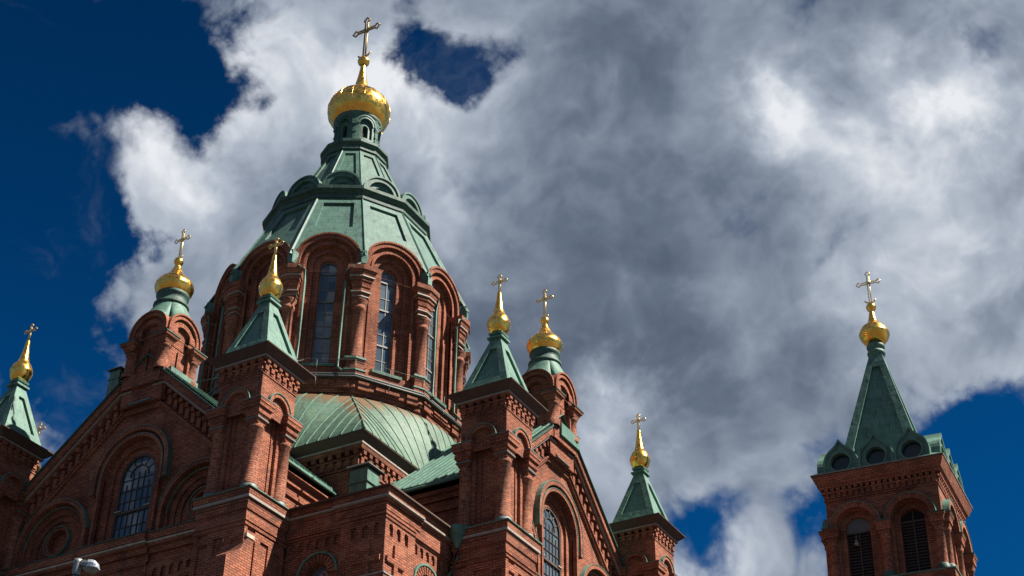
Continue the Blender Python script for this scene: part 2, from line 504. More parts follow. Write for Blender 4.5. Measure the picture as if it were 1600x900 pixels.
# ------------------------------------------------------------------ ground
g = MB(); g.poly([(-2500, -2500, 0), (2500, -2500, 0), (2500, 2500, 0), (-2500, 2500, 0)])
tag(g.build('ground', GROUND), kind='structure')

# ------------------------------------------------------------------ crosses and onions
def cross_mb(z0, ztop, zarm, half, w, r):
    """an openwork cross in the XZ plane: paired rods, trefoil ends, a crescent at the foot"""
    m = MB()
    def loop(cx, cz, q, pts): m.tube([(cx+x*q, 0, cz+z*q) for x, z in pts], r)
    for sx in (-1, 1):
        m.tube([(sx*w, 0, z0), (sx*w, 0, ztop-4.2*w)], r)
    for sz in (-1, 1):
        m.tube([(-half+4.2*w, 0, zarm+sz*w), (half-4.2*w, 0, zarm+sz*w)], r)
    T = [(-1, -4.2), (-1.2, -3.9), (-2.4, -3.2), (-2.5, -2.4), (-1.6, -1.9), (-.9, -1.0), (0, 0), (.9, -1.0), (1.6, -1.9), (2.5, -2.4), (2.4, -3.2), (1.2, -3.9), (1, -4.2)]
    m.tube([(x*w, 0, ztop+z*w) for x, z in T], r)
    for s in (-1, 1): m.tube([(s*(half+z*w), 0, zarm+x*w) for x, z in T], r)
    m.tube([(-w*2.1, 0, zarm-w*2.1), (w*2.1, 0, zarm+w*2.1)], r*.7)
    m.tube([(w*2.1, 0, zarm-w*2.1), (-w*2.1, 0, zarm+w*2.1)], r*.7)
    return m
def crescent(m, z, a, r):
    pts = [(a*math.cos(t), 0, z+a*.85*math.sin(t)+a*.85) for t in [R_(200+i*14) for i in range(11)]]
    for p, q in zip(pts[:-1], pts[1:]): m.tube([p, q], r)

# ------------------------------------------------------------------ the cathedral
CATH = tag(empty('cathedral', (0, 0, 0)), 'red brick cathedral with green copper roofs, a large domed drum and small gilded onion domes', 'cathedral')
Z = (0, 0, G)

# ---- main drum
AZ = [15 + 30*k for k in range(12)]          # corners
FZ = [30*k for k in range(12)]               # faces
drum = MB()
zs = 37.85
c0 = 2*math.pi/12
for az in FZ:
    P = plane(az)
    hw = 1.70
    drum.wall(P, -1.66, 1.66, 37.35, archtop(0, zs, 1.66), [arch(0, 37.36, zs, 1.40)], d=6.28, depth=.0)
    drum.ring(P, 0, zs, 1.40, 1.68, 5.6, 6.46, 0, 180, 26, leg=.48)
    drum.ring(P, 0, zs, 1.62, 1.72, 6.2, 6.52, 6, 174, 26)
    drum.wall(P, -hw, hw, 31.1, [(-hw, 37.4), (-1.42, 37.4), (-1.41, 37.95)] + archtop(0, zs, 1.41)[1:-1] + [(1.41, 37.95), (1.42, 37.4), (hw, 37.4)], [arch(0, 31.95, zs, 1.08)], d=6.28, depth=.24)
    drum.ring(P, 0, zs, 1.08, 1.22, 6.2, 6.34, 0, 180, 22, leg=5.9)
    drum.wall(P, -1.09, 1.09, 31.95, archtop(0, zs, 1.09), [arch(0, 31.96, zs, .76)], d=6.04, depth=.16)
    drum.wall(P, -.77, .77, 31.95, archtop(0, zs, .77), [arch(0, 32.2, zs, .43)], d=5.9, depth=.24)
# skirt under the gutter
ph = R_(15)
def r12(R, z): return ngon(12, R, z, ph)
drum.loft([r12(6.62, 26.6), r12(6.62, 30.35), r12(6.70, 30.36), r12(6.70, 30.6), r12(6.78, 30.62), r12(6.78, 31.12)], (False, False))
for az in FZ:
    P = plane(az)
    for x in (-1.55, 1.0): drum.fbox(P, x, x+.55, 30.55, 31.0, 6.5, 6.66)
    drum.fbox(P, -.62, .62, 30.7, 30.95, 6.5, 6.62)
drum.loft([r12(5.6, 31.1), r12(5.6, 39.5)], (False, True))
DRUM = drum.build('dome_drum', BRICK, CATH, Z)

gut = MB()
gut.loft([r12(6.75, 31.12), r12(6.98, 31.14), r12(7.0, 31.22), r12(6.98, 31.28), r12(6.5, 31.33)], (False, False))
gut.tube(r12(7.06, 31.05) + r12(7.06, 31.05)[:1], .05)
gut.build('gutter', EDGE, DRUM)
fl = MB(); fl.loft([r12(7.01, 31.22), r12(7.01, 31.27)], (False, False)); fl.build('flashing', LEAD, DRUM)
rl = MB()
pts = r12(7.0, 32.0); rl.tube(pts + pts[:1], .012, 4)
for k, (x, y, z) in enumerate(pts):
    rl.tube([(x, y, 31.25), (x, y, 32.0)], .014, 4)
    x2, y2, _ = pts[(k+1) % 12]
    mx, my = (x+x2)/2, (y+y2)/2
    rl.tube([(mx, my, 31.25), (mx, my, 32.0)], .012, 4)
    rl.tube([(mx*1.0, my*1.0, 31.25), (mx*.985, my*.985, 30.4)], .02, 4)
rl.build('safety_rail', EDGE, DRUM)

win = MB()
Pw = plane(0)
win.wall(Pw, -.43, .43, 32.2, archtop(0, zs, .43), (), d=5.66, mi=0)
def bar(m, P, x0, x1, z0, z1, d, t=.04, mi=1): m.fbox(P, x0, x1, z0, z1, d-t, d, mi)
win.ring(Pw, 0, zs, .37, .43, 5.62, 5.72, 0, 180, 14, leg=5.6, mi=1)
bar(win, Pw, -.02, .02, 32.2, 37.6, 5.69)
for z in (33.0, 34.5, 35.2, 36.6): bar(win, Pw, -.4, .4, z-.015, z+.015, 5.69)
for z in (33.85, 35.9, 37.55): bar(win, Pw, -.42, .42, z-.04, z+.04, 5.72)
bar(win, Pw, -.42, .42, 32.2, 32.32, 5.72)
WIN = win.build('drum_window', [GLASS, FRAME], DRUM)
sill = MB()
sill.loft([[Pw(-.8, 31.86, 6.38), Pw(.8, 31.86, 6.38), Pw(.8, 32.2, 5.7), Pw(-.8, 32.2, 5.7)], [Pw(-.8, 32.0, 6.40), Pw(.8, 32.0, 6.40), Pw(.78, 32.26, 5.7), Pw(-.78, 32.26, 5.7)]])
SILL = sill.build('window_sill', COPPER, DRUM)

col = MB()
def footprint(az, e, w, z, a=6.28, back=6.0):
    """corner block hugging the twelve-sided drum: e = projection, w = width along each face"""
    c = math.cos(R_(15)); T = math.tan(R_(15))
    pts = []
    for s in (-1, 1):
        Pn = plane(az + 15*s)
        x = -s*((a+e)*T)                     # the corner itself in this face's frame
        q = [Pn(x, z, a+e), Pn(x + s*w, z, a+e), Pn(x + s*w, z, back)]
        pts.append(q)
    return [pts[0][2], pts[0][1], pts[0][0], pts[1][1], pts[1][2]]
def blk(m, e0, w0, z0, e1, w1, z1, mi=0): m.loft([footprint(0, e0, w0, z0), footprint(0, e1, w1, z1)], mi=mi)
blk(col, .46, .52, 31.12, .46, .52, 31.45); blk(col, .42, .47, 31.45, .42, .47, 32.12); blk(col, .50, .56, 31.46, .50, .56, 31.53, 3)
blk(col, .49, .55, 32.10, .49, .55, 32.2, 3)
Rc = 6.62
col.lathe([(.38, 32.18), (.38, 32.28), (.29, 32.42), (.28, 34.9), (.34, 34.95), (.34, 35.08), (.29, 35.12), (.29, 35.25), (.40, 35.40), (.40, 35.5)], 14, Rc, 0, 2)
for (e0, w0, z0, e1, w1, z1, mi) in [(.26, .34, 35.45, .30, .38, 35.66, 0), (.38, .46, 35.66, .38, .46, 35.71, 1), (.33, .41, 35.71, .36, .44, 35.9, 0), (.44, .52, 35.9, .44, .52, 35.95, 1),
                                     (.36, .44, 35.95, .36, .46, 36.22, 0), (.40, .48, 36.22, .44, .54, 36.42, 0), (.40, .48, 36.42, .40, .48, 36.55, 0), (.46, .56, 36.55, .48, .58, 36.75, 0), (.55, .66, 36.75, .55, .66, 36.81, 1),
                                     (.52, .62, 36.81, .62, .74, 37.1, 0), (.66, .78, 37.1, .66, .78, 37.36, 0)]:
    blk(col, e0, w0, z0, e1, w1, z1, mi)
COL = col.build('drum_column', [BRICK, TRIM, OLDBRICK, COPPER], DRUM)
COL.rotation_euler.z = R_(AZ[0])
for az in AZ[1:]:
    c_ = copy_tree(COL, DRUM); c_.rotation_euler.z = R_(az)
for az in FZ[1:]:
    for src in (WIN, SILL):
        c_ = copy_tree(src, DRUM); c_.rotation_euler.z = R_(az)
# rainwater pipes from the valleys between the arches
pp = {}
for sgn in (-1, 1):
    m = MB()
    P = plane(0)
    m.fbox(P, -.13, .13, 37.5, 37.95, 6.75, 7.05)
    m.tube([(6.98, 0, 37.6), (7.02, sgn*.55, 37.2), (6.85, sgn*.78, 37.05), (6.74, sgn*.80, 36.4), (6.74, sgn*.80, 33.0), (6.74, sgn*.80, 31.6), (7.0, sgn*.62, 31.3)], .055, 6)
    pp[sgn] = m
for k, az in enumerate(AZ):
    sgn = 1 if (az in (285, 345, 45, 105, 165, 225)) else -1
    if k < 2:
        o = pp[sgn].build('downpipe', COPPER, DRUM); pp[('o', sgn)] = o
    else: o = copy_tree(pp[('o', sgn)], DRUM)
    o.rotation_euler.z = R_(az)

# ---- the copper roof of the dome
T15 = math.tan(R_(15)); C15 = math.cos(R_(15))
roof = MB()
def slant(az, a0, z0, a1, z1):
    """plane leaning between apothem a0 at z0 and a1 at z1; d is measured square to it"""
    n = (math.cos(R_(az)), math.sin(R_(az))); t = (-n[1], n[0])
    sl = (a1-a0)/(z1-z0); L = math.hypot(1, sl); nx, nz = 1/L, -sl/L
    def P(x, z, d):
        a = a0+sl*(z-z0)+nx*d
        return (t[0]*x+n[0]*a, t[1]*x+n[1]*a, z+nz*d)
    return P, (lambda z: a0+sl*(z-z0))
ZT, ZB = 43.35, 38.0
for az in FZ:
    P, A = slant(az, 4.36, ZT, 6.82, ZB)
    top = A(ZT)*T15; bot = A(ZB)*T15
    low = [(-bot, ZB), (-1.69, ZB)] + [(x, max(ZB, z)) for x, z in archtop(0, zs, 1.68, 18)] + [(1.69, ZB), (bot, ZB)]
    upl = [(-bot, ZB+.0), (-top, ZT), (top, ZT), (bot, ZB+.0)]
    pan = [(-.96, 40.55), (.96, 40.55), (.80, 42.92), (-.80, 42.92)]
    roof.wall(P, -bot, bot, low, upl, [pan], d=0, depth=.13)
    roof.poly([P(x, z, -.13) for x, z in pan])
    Pv = plane(az)
    pts = archtop(0, zs, 1.70, 18)
    for (xa, za), (xb, zb_) in zip(pts[:-1], pts[1:]):
        if min(za, zb_) < 38.6: continue
        roof.poly([Pv(xa, za, 6.40), Pv(xb, zb_, 6.40), Pv(xb, zb_, A(zb_)-.05), Pv(xa, za, A(za)-.05)])
    # sunk joints and the tails between the arches
for az in AZ:
    c, s_ = math.cos(R_(az)), math.sin(R_(az))
    def Q(R, z, w): return (R*c - w*s_, R*s_ + w*c, z)
    roof.loft([[Q(4.50, ZT, -.07), Q(4.58, ZT, 0), Q(4.50, ZT, .07)], [Q(7.04, ZB, -.07), Q(7.14, ZB, 0), Q(7.04, ZB, .07)]], (False, True))
    roof.loft([[Q(6.5, 37.55, -.16), Q(6.95, 37.55, -.12), Q(6.95, 37.55, .12), Q(6.5, 37.55, .16)], [Q(6.5, 38.3, -.3), Q(7.0, 38.3, -.1), Q(7.0, 38.3, .1), Q(6.5, 38.3, .3)]])
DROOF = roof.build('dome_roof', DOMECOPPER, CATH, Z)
cor = MB()
cor.loft([r12(4.46, 43.3), r12(4.60, 43.36), r12(4.60, 43.52), r12(4.46, 43.54), r12(4.46, 43.74), r12(4.58, 43.86), r12(4.72, 43.92), r12(4.72, 44.12), r12(4.3, 44.2)], (False, True))
cor.build('roof_cornice', COPPERD, DROOF)
ur = MB()
UZ0, UZ1 = 44.15, 48.86
for az in FZ:
    P, A = slant(az, 3.95*C15, UZ0, 1.80*C15, UZ1)
    b, t = A(UZ0)*T15, A(UZ1)*T15
    pan = [(-.62, 45.4), (.62, 45.4), (.285, 48.45), (-.285, 48.45)]
    ur.wall(P, -b, b, UZ0, [(-b, UZ0), (-t, UZ1), (t, UZ1), (b, UZ0)], [pan], d=0, depth=.09)
    ur.poly([P(x, z, -.09) for x, z in pan])
for az in AZ:
    c, s_ = math.cos(R_(az)), math.sin(R_(az))
    def Q(R, z, w): return (R*c - w*s_, R*s_ + w*c, z)
    ur.loft([[Q(1.78, UZ1, -.04), Q(1.84, UZ1, 0), Q(1.78, UZ1, .04)], [Q(3.93, UZ0, -.05), Q(4.01, UZ0, 0), Q(3.93, UZ0, .05)]], (False, True))
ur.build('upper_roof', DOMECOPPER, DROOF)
uc = MB()
uc.loft([r12(1.80, 48.82), r12(1.92, 48.86), r12(1.92, 48.98), r12(1.82, 49.02), r12(1.82, 49.22), r12(1.93, 49.32), r12(1.99, 49.36), r12(1.99, 49.52), r12(1.5, 49.62)], (False, True))
uc.build('upper_cornice', COPPERD, DROOF)
kk = MB()
Pk = plane(0)
kz = 44.28
kk.ring(Pk, 0, kz, .74, 1.02, 2.6, 4.18, 0, 180, 22)
kk.ring(Pk, 0, kz, .98, 1.08, 2.6, 4.24, 0, 180, 22)
kk.ring(Pk, 0, kz, .45, .74, 3.5, 4.02, 0, 180, 18)
kk.wall(Pk, -.46, .46, kz, archtop(0, kz, .46), (), d=3.9)
kk.fbox(Pk, -1.05, 1.05, 44.14, kz, 3.4, 4.2)
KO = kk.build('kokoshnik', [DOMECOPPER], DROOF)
for az in FZ[1:]:
    c_ = copy_tree(KO, DROOF); c_.rotation_euler.z = R_(az)

# ---- lantern under the big onion
ln = MB()
r6 = lambda R, z: ngon(24, R, z, 0)
ln.loft([ngon(12, 1.55, 49.5, ph), ngon(12, 1.55, 49.85, ph), ngon(12, 1.47, 49.95, ph)], (False, True))
def cyl(az0, R):
    return lambda x, z, d: ((R+d)*math.cos(R_(az0)+x/R), (R+d)*math.sin(R_(az0)+x/R), z)
for k in range(6):
    P = cyl(60*k+30, 1.32)
    hwid = 1.32*PI/6
    ln.wall(P, -hwid, hwid, 49.9, 52.1, [arch(0, 50.2, 51.2, .40, 12)], d=0, depth=.14, brk=[-.6, -.5, .5, .6])
    ln.wall(P, -.41, .41, 50.15, archtop(0, 51.2, .41, 12), [arch(0, 50.3, 51.0, .19, 10)], d=-.13, depth=.2, brk=[-.3, .3])
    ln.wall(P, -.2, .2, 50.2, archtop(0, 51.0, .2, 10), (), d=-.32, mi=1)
    ln.ring(P, 0, 51.2, .40, .50, -.1, .05, 0, 180, 14)
    ln.ring(P, 0, 51.2, .56, .66, -.1, .07, 5, 175, 14)
    P2 = cyl(60*k, 1.32)
    for zz0, zz1, w, dd in ((49.9, 51.0, .085, .06), (51.0, 51.1, .12, .09), (50.5, 50.6, .11, .09), (51.1, 51.2, .15, .12), (51.2, 51.9, .06, .04)):
        ln.fbox(P2, -w, w, zz0, zz1, -.1, dd)
ln.lathe([(1.34, 51.85), (1.42, 51.95), (1.42, 52.1), (1.2, 52.2)], 24)
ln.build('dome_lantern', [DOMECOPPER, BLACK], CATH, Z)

def onion(prof, n=28, seams=0, name='onion_dome', parent=None, loc=(0, 0, 0)):
    m = MB(); m.lathe(prof, n)
    if seams:
        for k in range(seams):
            a = 2*PI*k/seams
            m.tube([(r*1.002*math.cos(a), r*1.002*math.sin(a), z) for r, z in prof if r > .62 and z < 54.8], .014, 4)
    return m.build(name, GOLD, parent, loc)
def smoothprof(p, n=4):
    out = []
    for i in range(len(p)-1):
        p0, p1, p2, p3 = p[max(i-1, 0)], p[i], p[i+1], p[min(i+2, len(p)-1)]
        for k in range(n):
            t = k/n
            out.append(tuple(.5*((2*b)+(-a+c)*t+(2*a-5*b+4*c-d)*t*t+(-a+3*b-3*c+d)*t**3) for a, b, c, d in zip(p0, p1, p2, p3)))
    return out + [p[-1]]
def ball(z, r, n=8): return [(max(0.0, r*math.cos(t)), z+r*math.sin(t)) for t in [R_(-90+180*i/n) for i in range(n+1)]]
big = smoothprof([(1.22, 51.95), (1.46, 52.12), (1.72, 52.5), (1.84, 53.0), (1.76, 53.5), (1.45, 53.98), (1.0, 54.38), (.62, 54.70), (.44, 54.98), (.30, 55.6), (.20, 56.3), (.15, 56.8)])
BO = onion(big + ball(57.13, .36)[1:], 32, 16, parent=CATH, loc=Z)
m = cross_mb(57.4, 60.8, 59.75, 1.0, .085, .055); crescent(m, 57.5, .46, .06)
m.lathe(ball(59.75, .13), 8)
m.build('cross', plain('shaded_gilding', (.42, .29, .14), .45, 1.0), BO)  # darker gilding: the unlit look of this cross is put into its colour

# ---- crossing block with its domed square roof
cb = MB(); H = 7.42
cb.sq(H, 17.0, H, 25.3, caps=(False, False))
for az in (0, 90, 180, 270):
    P = plane(az)
    n = 34
    for i in range(n):
        x = -H+.1 + (2*H-.2)*i/(n-1)
        cb.fbox(P, x-.10, x+.10, 24.75, 25.12, H-.01, H+.10)
        cb.fbox(P, x-.10, x+.10, 25.22, 25.42, H-.01, H+.20)
cb.sq(H+.06, 24.62, H+.06, 24.72); cb.sq(H+.10, 25.12, H+.10, 25.22); cb.sq(H+.22, 25.42, H+.26, 25.62)
CB = cb.build('crossing_block', BRICK, CATH, Z)
t = MB(); t.sq(H+.28, 25.62, H+.28, 25.70); t.build('flashing', TRIM, CB)
t = MB(); t.sq(H+.22, 25.70, 7.93, 26.03, caps=(False, True)); t.sq(7.95, 26.03, 7.95, 26.08); t.build('eave', BROWN, CB)
cr_ = MB(); seam_ = MB()
RD = 6.66; CD = RD*math.sqrt(.5); EV = 7.97
def cpt(side, c, s_, off=0.0):
    a0 = R_(90*side); ac = min(abs(c), EV-1e-3)
    HR = 4.1
    if ac <= CD: xe, zt = math.sqrt(RD*RD-ac*ac), HR
    else: xe, zt = ac, HR*((EV-ac)/(EV-CD))**.92
    wl = min(1.0, (ac/CD)**2)*.8
    k = s_**1.15
    x = EV+(xe-EV)*k; z = 26.08+zt*((1-wl)*math.sin(k*PI/2)+wl*k**.9)
    sg = math.copysign(ac, c)
    L = math.hypot(x, sg)
    x2, y2 = x+off*.7, sg
    return (x2*math.cos(a0)-y2*math.sin(a0), x2*math.sin(a0)+y2*math.cos(a0), z+off*.7)
nv = 12
cs_ = sorted(set([-EV, EV, -CD, CD] + [-EV+2*EV*i/34 for i in range(35)]))
for side in range(4):
    for ca_, cb_ in zip(cs_[:-1], cs_[1:]):
        for j in range(nv):
            q = [(ca_, j/nv), (cb_, j/nv), (cb_, (j+1)/nv), (ca_, (j+1)/nv)]
            cr_.poly([cpt(side, *k) for k in q], [(k[0]+side*16.3, k[1]*4.6) for k in q], smooth=True)
    for i in range(1, 26):
        c = -EV+2*EV*i/26
        w = .016
        nn = 10 if abs(c) < 7.6 else 2
        for j in range(nn):
            v0, v1 = j/nn, (j+1)/nn
            seam_.loft([[cpt(side, c-w, v0), cpt(side, c-w, v0, .035), cpt(side, c+w, v0, .035), cpt(side, c+w, v0)], [cpt(side, c-w, v1), cpt(side, c-w, v1, .035), cpt(side, c+w, v1, .035), cpt(side, c+w, v1)]], (False, False))
    for j in range(10):                       # hip roll
        ca_, cb_ = EV+(CD-EV)*j/10, EV+(CD-EV)*(j+1)/10
        p_, q_ = cpt(side, ca_, 1.0), cpt(side, cb_, 1.0)
        seam_.tube([p_, q_], .045, 5)
CRF = cr_.build('crossing_roof', RUSTCOPPER, CB)
seam_.build('standing_seams', COPPER, CB)

# ---- transept arms (built facing -Y, turned for the other three)
SL = .87
def rake(x, z0=27.6): return z0-SL*(abs(x)-1.15)
Pg = plane(-90)
gw = MB()
D = 12.88
ztop = [(-6.1, rake(6.1)), (-1.15, 27.6), (1.15, 27.6), (6.1, rake(6.1))]
holes = [arch(0, 20.5, 23.72, 1.55, 20)] + [arch(s*3.86, 20.5, 21.3, 1.62, 20) for s in (-1, 1)]
gw.wall(Pg, -6.1, 6.1, 17.0, ztop, holes, d=D, depth=.16)
gw.wall(Pg, -1.56, 1.56, 20.45, archtop(0, 23.72, 1.56, 20), [arch(0, 20.48, 23.72, 1.22, 18)], d=D-.15, depth=.14)
gw.wall(Pg, -1.23, 1.23, 20.45, archtop(0, 23.72, 1.23, 18), [arch(0, 20.48, 23.72, .95, 18)], d=D-.27, depth=.12)
gw.ring(Pg, 0, 23.72, 1.82, 2.02, D-.05, D+.27, 0, 180, 26, leg=.75)
gw.ring(Pg, 0, 23.72, 1.55, 1.68, D-.05, D+.20, 0, 180, 24, leg=3.2)
for s in (-1, 1):
    cx = s*3.86
    gw.wall(Pg, cx-1.63, cx+1.63, 20.45, archtop(cx, 21.3, 1.63, 20), [arch(cx, 20.48, 21.3, 1.36, 18)], d=D-.12, depth=.1)
    gw.wall(Pg, cx-1.37, cx+1.37, 20.45, archtop(cx, 21.3, 1.37, 18), [arch(cx, 20.48, 21.3, 1.1, 18)], d=D-.2, depth=.1)
    gw.wall(Pg, cx-1.11, cx+1.11, 20.45, archtop(cx, 21.3, 1.11, 18), [circle(cx, 21.5, .52)], d=D-.28, depth=.2)
    gw.poly([Pg(x, z, D-.48) for x, z in circle(cx, 21.5, .54)])
    gw.ring(Pg, cx, 21.5, .52, .66, D-.3, D-.16, 0, 360, 26)
    gw.ring(Pg, cx, 21.3, 1.76, 1.95, D-.05, D+.24, 0, 180, 26, leg=.75)
    # raking parts
    a, b = (s*1.0, 26.78), (s*5.6, 26.78-.88*4.6)
    gw.beam(Pg, a, b, .26, D-.05, D+.12); gw.beam(Pg, (a[0], a[1]-.02), (b[0], b[1]-.02), .10, D-.05, D+.2)
    gw.beam(Pg, (s*1.15, 27.60), (s*5.75, rake(5.75)), .12, D, D+.27)
    gw.beam(Pg, (s*1.15, 28.10), (s*6.0, rake(6.0, 28.10)), .42, D-.1, D+.45)
    n = 12
    for i in range(n):
        x = 1.5+(5.45-1.5)*i/(n-1)
        zt = rake(x)
        gw.fbox(Pg, s*x-.10, s*x+.10, zt-.86, zt-.40, D-.02, D+.14)
        gw.fbox(Pg, s*x-.10, s*x+.10, zt-.34, zt-.14, D-.02, D+.24)
        gw.fbox(Pg, s*x-.05, s*x+.05, zt-1.02, zt-.86, D-.02, D+.08)
    # the stub where the raking cornice turns level beside the cupola
    gw.fbox(Pg, min(s*.62, s*1.2), max(s*.62, s*1.2), 27.12, 27.48, D-.1, D+.24)
    gw.fbox(Pg, min(s*.56, s*1.22), max(s*.56, s*1.22), 27.60, 28.10, D-.1, D+.45)
    gw.fbox(Pg, min(s*.8, s*1.18), max(s*.8, s*1.18), 26.8, 27.12, D-.1, D+.14)
gw.fbox(Pg, -1.02, 1.02, 26.52, 26.78, D-.05, D+.12)
gw.box(-1.12, 1.12, -13.2, -11.2, 26.8, 28.35)
# flank walls and their cornice
for s in (-1, 1):
    Pf = plane(0 if s > 0 else 180)
    k = -1 if s > 0 else 1
    xa, xb = sorted((k*12.8, k*7.3))
    gw.wall(Pf, xa, xb, 14.0, 23.2, (), d=6.05)
    gw.fbox(Pf, xa, xb, 22.35, 22.5, 6.0, 6.14); gw.fbox(Pf, xa, xb, 22.85, 23.1, 6.0, 6.18); gw.fbox(Pf, xa, xb, 23.1, 23.3, 6.0, 6.27)
GW = gw.build('transept_gable', BRICK, CATH, Z)
t = MB()
for s in (-1, 1):
    t.beam(Pg, (s*1.15, 27.66), (s*5.8, rake(5.8, 27.66)), .11, D, D+.34)
    t.fbox(Pg, min(s*.58, s*1.18), max(s*.58, s*1.18), 27.49, 27.605, D-.1, D+.34)
    t.fbox(Pg, min(s*5.78, s*6.15), max(s*5.78, s*6.15), rake(5.8)-.08, rake(5.8)+.02, D-.1, D+.34)
t.build('raking_trim', TRIM, GW)
t = MB()
for s in (-1, 1):
    t.beam(Pg, (s*1.2, rake(1.2, 28.12)), (s*6.2, rake(6.2, 28.12)), .06, D-.5, D+.55, cap0=True)
    t.beam(Pg, (s*1.18, rake(1.18, 28.14)), (s*6.22, rake(6.22, 28.14)), .03, D-.5, D+.53, cap0=True)
    t.fbox(Pg, min(s*.54, s*1.22), max(s*.54, s*1.22), 28.10, 28.16, D-.1, D+.50)
t.build('gable_coping', COPPERD, GW)
t = MB()
t.loft([[Pg(-.62, 26.82, D), Pg(.62, 26.82, D), Pg(.62, 26.82, D+.42), Pg(-.62, 26.82, D+.42)], [Pg(-.62, 27.35, D), Pg(.62, 27.35, D), Pg(.62, 26.86, D+.42), Pg(-.62, 26.86, D+.42)]])
t.build('lead_shelf', LEAD, GW)
t = MB()
for s in (-1, 1):
    n = 8
    def rp(x, y): return (s*x, -y, rake(x, 28.24))
    t.poly([rp(0, 13.3), rp(6.42, 13.3), rp(6.42, 6.6), rp(0, 6.6)])
    for i in range(17):
        y = 13.2-i*.38
        if y < 6.7: break
        t.loft([[(s*0, -y-.02, rake(0, 28.24)), (0, -y-.02, rake(0, 28.30)), (0, -y+.02, rake(0, 28.30)), (0, -y+.02, rake(0, 28.24))],
                [(s*6.42, -y-.02, rake(6.42, 28.24)), (s*6.42, -y-.02, rake(6.42, 28.30)), (s*6.42, -y+.02, rake(6.42, 28.30)), (s*6.42, -y+.02, rake(6.42, 28.24))]])
    x0, x1 = sorted((s*6.28, s*6.46))
    t.box(x0, x1, -13.0, -7.3, rake(6.42, 28.24)-.12, rake(6.42, 28.24)-.03)
    t.tube([(s*6.5, -13.0, 23.5), (s*6.5, -7.6, 23.42)], .07)
t.build('transept_roof', COPPER, GW)
t = MB()
zt = D-.37
t.wall(Pg, -.95, .95, 20.45, archtop(0, 23.72, .95, 20), (), d=zt)
t.ring(Pg, 0, 23.72, .86, .96, zt-.02, zt+.08, 0, 180, 20, leg=3.25, mi=1)
t.fbox(Pg, -.95, .95, 22.05, 22.16, zt, zt+.09, 1)
for x in (-.60, -.30, 0, .30, .60): bar(t, Pg, x-.012, x+.012, 20.5, 23.4 if abs(x) > .4 else 23.9, zt+.04, .04, 1)
for z in (20.95, 21.45, 22.6, 23.1, 23.6): bar(t, Pg, -.92, .92, z-.011, z+.011, zt+.04, .04, 1)
t.ring(Pg, 0, 23.72, .46, .50, zt, zt+.05, 0, 180, 16, mi=1)
for a in (30, 60, 90, 120, 150):
    ca, sa = math.cos(R_(a)), math.sin(R_(a))
    t.tube([Pg(.48*ca, 23.72+.48*sa, zt+.03), Pg(.9*ca, 23.72+.9*sa, zt+.03)], .02, 4, 1)
for x0, x1 in ((-.95, -.62), (.62, .95)): t.fbox(Pg, x0, x1, 22.16, 22.22, zt, zt+.14, 2)
t.build('gable_window', [GLASS, DARKFRAME, TRIM], GW)
def hood_piece(cx, cz, r, d0, d1, a0, a1, leg=0.0, m=None):
    t = MB(); t.ring(Pg, cx, cz, r, r+.025, d0, d1, a0, a1, 28, leg=leg); t.build('hood_mould', m or HOOD, GW)
hood_piece(0, 23.72, 2.02, D-.05, D+.29, 0, 180, .75)
hood_piece(0, 23.72, 1.68, D-.05, D+.22, 0, 180, .75)
for s in (-1, 1):
    cx = s*3.86
    hood_piece(cx, 21.3, 1.95, D-.05, D+.26, 8, 172)
    hood_piece(cx, 21.3, 1.62, D-.05, D+.07, 0, 180)
    hood_piece(cx, 21.5, .66, D-.3, D-.08, 0, 360)
# ledge, frieze and blind arcade under the gable
t = MB()
for x0, x1, dd in ((-1.8, 1.8, .14), (-6.1, -1.8, 0.0), (1.8, 6.1, 0.0)):
    t.fbox(Pg, x0, x1, 20.08, 20.40, D-.1, D+.46+dd); t.fbox(Pg, x0, x1, 19.86, 19.98, D-.1, D+.36+dd); t.fbox(Pg, x0, x1, 19.62, 19.86, D-.1, D+.24+dd)
    t.fbox(Pg, x0, x1, 19.16, 19.26, D-.1, D+.18+dd); t.fbox(Pg, x0, x1, 0-G, 19.62, D-.2, D+.10+dd)
for s in (-1, 1):
    hs = [arch(s*(2.25+.42*i), 18.5, 18.84, .13, 8) for i in range(8)]
    t.wall(Pg, min(s*1.82, s*5.9), max(s*1.82, s*5.9), 18.3, 19.16, hs, d=D+.21, depth=.1)
    t.ring(Pg, s*3.9, 17.2, 1.2, 1.4, D, D+.25, 0, 180, 20)
    t.ring(Pg, s*3.9, 17.2, .75, 1.05, D, D+.20, 0, 180, 20)
t.build('facade_wall', BRICK, GW)
t = MB()
for x0, x1, dd in ((-1.81, 1.81, .145), (-6.1, -1.81, 0.0), (1.81, 6.1, 0.0)):
    t.fbox(Pg, x0, x1, 20.40, 20.44, D-.1, D+.49+dd)
t.build('ledge_flashing', COPPERD, GW)
t = MB()
for x0, x1, dd in ((-1.81, 1.81, .145), (-6.1, -1.81, 0.0), (1.81, 6.1, 0.0)):
    t.fbox(Pg, x0, x1, 19.99, 20.07, D-.1, D+.42+dd)
t.build('ledge_trim', STONE, GW)

